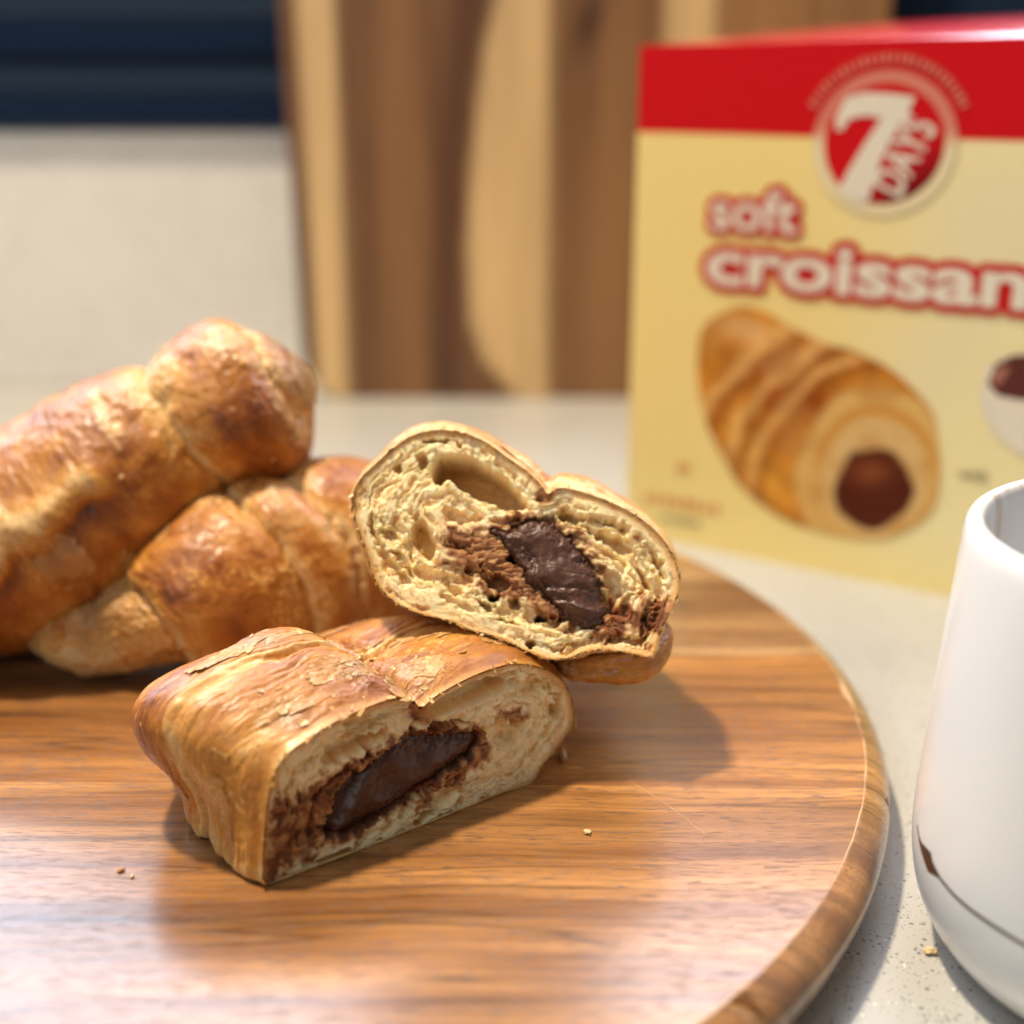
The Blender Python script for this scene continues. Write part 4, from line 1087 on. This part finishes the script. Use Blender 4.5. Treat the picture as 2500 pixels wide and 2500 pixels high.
# ring coloured salmon over the red band, cream below
t = np.linspace(0, 2 * np.pi, 121)
Ri = np.stack([lc[0] + innR * 0.98 * np.cos(t), lc[1] + innH * 0.98 * np.sin(t)], -1); Ro = np.stack([lc[0] + ringR * np.cos(t), lc[1] + ringH * np.sin(t)], -1)
uv = np.vstack([Ri, Ro]); P3 = XC.P0 + uv[:, :1] * XC.u + uv[:, 1:] * XC.v + XC.n * 0.03
k = sst(-0.4, 0.4, uv[:, 1] - band(uv[:, 0])); cr = mixc(np.zeros((len(uv), 3)) + np.array((0.80, 0.70, 0.45)), (0.66, 0.22, 0.16), k)
i = np.arange(120)
link('logo_ring', np_mesh('logo_ring', P3, np.stack([i, i + 121, i + 122, i + 1], -1), cr), M_PRINT, carton, smooth=False)
g = np.linspace(0, 1, 22); tt, gg = np.meshgrid(np.linspace(0, 2*np.pi, 73), g)
du, dv = innR * gg * np.cos(tt), innH * gg * np.sin(tt)
P3 = XC.P0 + (lc[0] + du)[..., None] * XC.u + (lc[1] + dv)[..., None] * XC.v + XC.n * 0.035
kd = sst(0.25, 1.05, (du / innR * 0.55 - dv / innH * 0.75))
cd = mixc(np.zeros(du.shape + (3,)) + RED, np.array((0.10, 0.0, 0.003)), kd)
link('logo_disc', np_mesh('logo_disc', P3.reshape(-1, 3), grid_faces(22, 73), cd.reshape(-1, 3)), M_PRINT, carton, smooth=False)
c4 = lambda x, y: (1500 + x * 0.5176, y * 0.5176)
seven = [(1046, 612), (1050, 545), (1095, 462), (1180, 436), (1300, 440), (1422, 456), (1392, 520), (1330, 620), (1270, 730), (1228, 840), (1200, 950), (1130, 945), (1062, 890), (1110, 795), (1180, 680), (1262, 556), (1180, 545), (1110, 560), (1075, 615)]
flat('logo_numeral', XC.px([c4(*q) for q in seven]), M_WHT, 0.05)
def text_mesh(name, body, m, fit, lift, bold=0.0, rot=0.0, spread=0.0, shear=0.0, fitbody=None, parent=carton):
    """fit = (u0, v0, width, height) of the text box in panel cm, rotated by rot about (u0, v0)"""
    def geo(b):
        cu = bpy.data.curves.new('t', 'FONT'); cu.body = b; cu.offset = bold; cu.shear = shear; cu.size = 1; cu.resolution_u = 4
        ob = bpy.data.objects.new('t', cu); COL.objects.link(ob)
        dg = bpy.context.evaluated_depsgraph_get(); dg.update()
        me = bpy.data.meshes.new_from_object(ob.evaluated_get(dg))
        bpy.data.objects.remove(ob); bpy.data.curves.remove(cu)
        V = np.array([v.co[:2] for v in me.vertices]); F = [tuple(p.vertices) for p in me.polygons]
        bpy.data.meshes.remove(me); return V, F
    V, F = geo(body)
    Vf = V if fitbody is None else geo(fitbody)[0]
    lo, hi = Vf.min(0), Vf.max(0)
    s = np.array([fit[2] / (hi[0] - lo[0]), fit[3] / (hi[1] - lo[1])])
    V = (V - lo) * s
    cr_, sr_ = math.cos(rot), math.sin(rot)
    V = np.stack([V[:, 0] * cr_ - V[:, 1] * sr_, V[:, 0] * sr_ + V[:, 1] * cr_], -1) + np.array(fit[:2])
    VV, FF = [], []; reps = [(0, 0)] if spread == 0 else [(spread * math.cos(a), spread * math.sin(a)) for a in np.linspace(0, 2*np.pi, 14, endpoint=False)] + [(0, 0)]
    for k, (a, b) in enumerate(reps):
        base = len(VV)
        for q in V: VV.append((XC.P0 + (q[0] + a) * XC.u + (q[1] + b) * XC.v + XC.n * (lift + 0.0012 * k)) / 100)
        FF += [tuple(base + x for x in f) for f in F]
    me = bpy.data.meshes.new(name); me.from_pydata([tuple(v) for v in VV], [], FF); me.update()
    return link(name, me, m, parent, smooth=False)
a0 = XC.px([c4(1352, 935), c4(1530, 600), c4(1230, 900)])
rotD = math.atan2(a0[1][1] - a0[0][1], a0[1][0] - a0[0][0])
text_mesh('logo_lettering', 'DAYS', M_WHT, (a0[0][0], a0[0][1], float(np.hypot(*(a0[1] - a0[0]))), 1.05), 0.055, bold=0.02, rot=rotD)
q = XC.px([(1724, 693), (1724, 606), (2512, 733)])
text_mesh('product_lettering_outline', 'croissant', M_RED, (q[0][0], q[0][1] + 0.02, q[2][0] - q[0][0], (q[1] - q[0])[1] * 1.25), 0.022, bold=0.03, spread=0.26, fitbody='croissan')
text_mesh('product_lettering', 'croissant', M_WHT, (q[0][0], q[0][1] + 0.02, q[2][0] - q[0][0], (q[1] - q[0])[1] * 1.25), 0.055, bold=0.03, fitbody='croissan')
q = XC.px([(1736, 566), (1736, 466), (1946, 570)])
text_mesh('product_lettering_outline', 'soft', M_RED, (q[0][0], q[0][1] + 0.1, q[2][0] - q[0][0], (q[1] - q[0])[1]), 0.0225, bold=0.02, spread=0.22)
text_mesh('product_lettering', 'soft', M_WHT, (q[0][0], q[0][1] + 0.1, q[2][0] - q[0][0], (q[1] - q[0])[1]), 0.055, bold=0.02)
# arc of small unreadable print above the logo ring: a row of short strokes
for k in range(26):
    a = math.radians(153 - k * 5.0)
    r1, r2 = 1.10, 1.22
    cu, sv = math.cos(a), math.sin(a); tw = 0.020 if k % 3 else 0.028
    uvq = [(lc[0] + ringR * r * math.cos(a + da), lc[1] + ringH * r * math.sin(a + da)) for r, da in ((r1, tw), (r1, -tw), (r2, -tw * 0.9), (r2, tw * 0.9))]
    flat('tagline_stroke', uvq, M_SAL, 0.03)
def rowstrokes(x0, x1, y0, hgt, m, n, nm):
    A = XC.px([(x0, y0), (x1, y0 + (x1 - x0) * 0.16), (x0, y0 - hgt)])
    rs = np.random.RandomState(int(x0))
    for k in range(n):
        u0 = A[0][0] + (A[1][0] - A[0][0]) * k / n; u1 = u0 + (A[1][0] - A[0][0]) / n * rs.uniform(0.55, 0.85); h_ = (A[2] - A[0])[1] * rs.uniform(0.6, 1)
        flat(nm, [(u0, A[0][1]), (u1, A[0][1]), (u1, A[0][1] + h_), (u0, A[0][1] + h_)], m, 0.03)
rowstrokes(1572, 1765, 1224, 30, M_ORI, 8, 'small_print_stroke')
rowstrokes(1652, 1690, 1150, 24, M_ORI, 2, 'small_print_stroke')
rowstrokes(1612, 1712, 1268, 16, M_GRY, 8, 'small_print_stroke')
q = XC.px([(2338, 1168), (2338, 1136), (2412, 1175)])
text_mesh('small_lettering', 'with', M_GRY, (q[0][0], q[0][1], q[2][0] - q[0][0], (q[1] - q[0])[1]), 0.03, bold=0.01)
# picture of a filled croissant, flat print
c5 = lambda x, y: (1500 + x * 0.5176, 650 + y * 0.5176)
pic = [(410, 300), (480, 230), (600, 185), (720, 215), (850, 290), (1000, 360), (1150, 400), (1300, 480), (1430, 590), (1510, 700), (1535, 850), (1545, 1000), (1505, 1150), (1400, 1240), (1250, 1292), (1050, 1275), (900, 1235), (750, 1165), (600, 1045), (520, 920), (440, 760), (400, 600), (388, 450)]
po = smooth_closed(XC.px([c5(*p) for p in pic]), 160)
lo, hi = po.min(0), po.max(0); U, V = np.meshgrid(np.linspace(lo[0], hi[0], 190), np.linspace(lo[1], hi[1], 200))
def tocrop(U, V):
    P = XC.at(U, V) - CC; z = P @ FW
    return ((1250 + FPX * (P @ RT) / z) - 1500) / 0.5176, ((1250 - FPX * (P @ UP) / z) - 650) / 0.5176
X5, Y5 = tocrop(U, V)
sdp = poly_sd(U, V, po)
P3n = np.stack([X5 / 120, Y5 / 120, 0 * X5], -1); nn_ = fbm(P3n, 3, 77)
c = np.zeros(U.shape + (3,)) + np.array((0.62, 0.25, 0.028))
def blob(c, x, y, rx, ry, ang, col_, k=1.0):
    a = math.radians(ang); dx, dy = X5 - x, Y5 - y
    p, q = dx * math.cos(a) + dy * math.sin(a), -dx * math.sin(a) + dy * math.cos(a)
    return mixc(c, col_, k * np.exp(-((p / rx) ** 2 + (q / ry) ** 2) * 1.2))
c = blob(c, 900, 640, 330, 130, 25, (0.30, 0.055, 0.005), 1.0)
c = blob(c, 520, 500, 60, 120, 20, (0.42, 0.13, 0.01), 0.9)
c = blob(c, 620, 300, 170, 60, 15, (0.78, 0.48, 0.20), 0.9)
c = blob(c, 820, 440, 190, 50, -8, (0.80, 0.48, 0.22), 0.9)
c = blob(c, 600, 760, 60, 200, -15, (0.78, 0.38, 0.08), 0.8)
c = blob(c, 660, 930, 70, 200, -35, (0.85, 0.42, 0.06), 0.8)
for ax, ay, ar, bw in ((1500, 1500, 1290, 46), (1420, 1330, 960, 40), (1330, 1180, 700, 36)):
    q_ = np.hypot(X5 - ax, (Y5 - ay) * 0.92) - ar + 26 * nn_
    c = mixc(c, (0.30, 0.07, 0.006), 0.75 * np.exp(-((q_ + bw) / bw) ** 2)); c = mixc(c, (0.84, 0.52, 0.18), 0.70 * np.exp(-((q_ - bw * 0.4) / (bw * 0.6)) ** 2))
c = mixc(c, (0.36, 0.10, 0.008), 0.6 * sst(0.5, 0.0, sdp) * sst(700, 1100, Y5 + 0.3 * X5))
c = c * (1 + 0.22 * fbm(P3n * 3.1, 3, 78))[..., None]
rr_ = np.hypot((X5 - 1235) / 330, (Y5 - 1000) / 380) + 0.03 * nn_
c = mixc(c, (0.68, 0.40, 0.12), sst(1.18, 1.08, rr_))
c = mixc(c, (0.72, 0.46, 0.15), np.exp(-((rr_ - 1.0) / 0.10) ** 2) * (Y5 < 1000))
c = mixc(c, (0.60, 0.25, 0.03), 0.9 * np.exp(-((rr_ - 0.84) / 0.06) ** 2) * sst(1050, 800, Y5))
c = mixc(c, (0.70, 0.47, 0.20), sst(0.80, 0.66, rr_) * 0.9)
c = mixc(c, (0.52, 0.24, 0.06), 0.6 * np.clip(nn_, 0, 1))
ch_ = np.hypot((X5 - 1230) / 185, (Y5 - 1045) / 195) + 0.10 * nn_
c = mixc(c, (0.085, 0.012, 0.003), sst(1.06, 0.94, ch_))
c = mixc(c, (0.26, 0.07, 0.025), 0.8 * np.exp(-(((X5 - 1210) / 90) ** 2 + ((Y5 - 970) / 60) ** 2)))
Vv, Fq, Cc = masked(XC.at(U, V, -0.03), c, 200, 190, sdp > 0)
link('product_picture', np_mesh('product_picture', Vv, Fq, Cc), M_PRINT, carton, smooth=False)
# cup of chocolate printed at the right
bowl = XC.px([c5(*p) for p in [(1722, 600), (1760, 470), (1850, 420), (1980, 400), (2120, 430), (2200, 520), (2210, 650), (2160, 800), (2060, 880), (1900, 880), (1800, 800), (1740, 700)]])
flat('picture_cup', bowl, M_WHT, 0.03)
flat('picture_chocolate', XC.px([c5(*p) for p in [(1762, 555), (1800, 460), (1880, 420), (1990, 415), (2110, 450), (2160, 530), (2080, 600), (1930, 632), (1810, 610)]]), plain('cocoa_ink', (0.10, 0.02, 0.015), 0.35), 0.034)
flat('picture_highlight', XC.px([c5(*p) for p in [(1780, 520), (1830, 470), (1870, 480), (1830, 540), (1800, 570)]]), plain('cocoa_light_ink', (0.40, 0.16, 0.12), 0.35), 0.038)
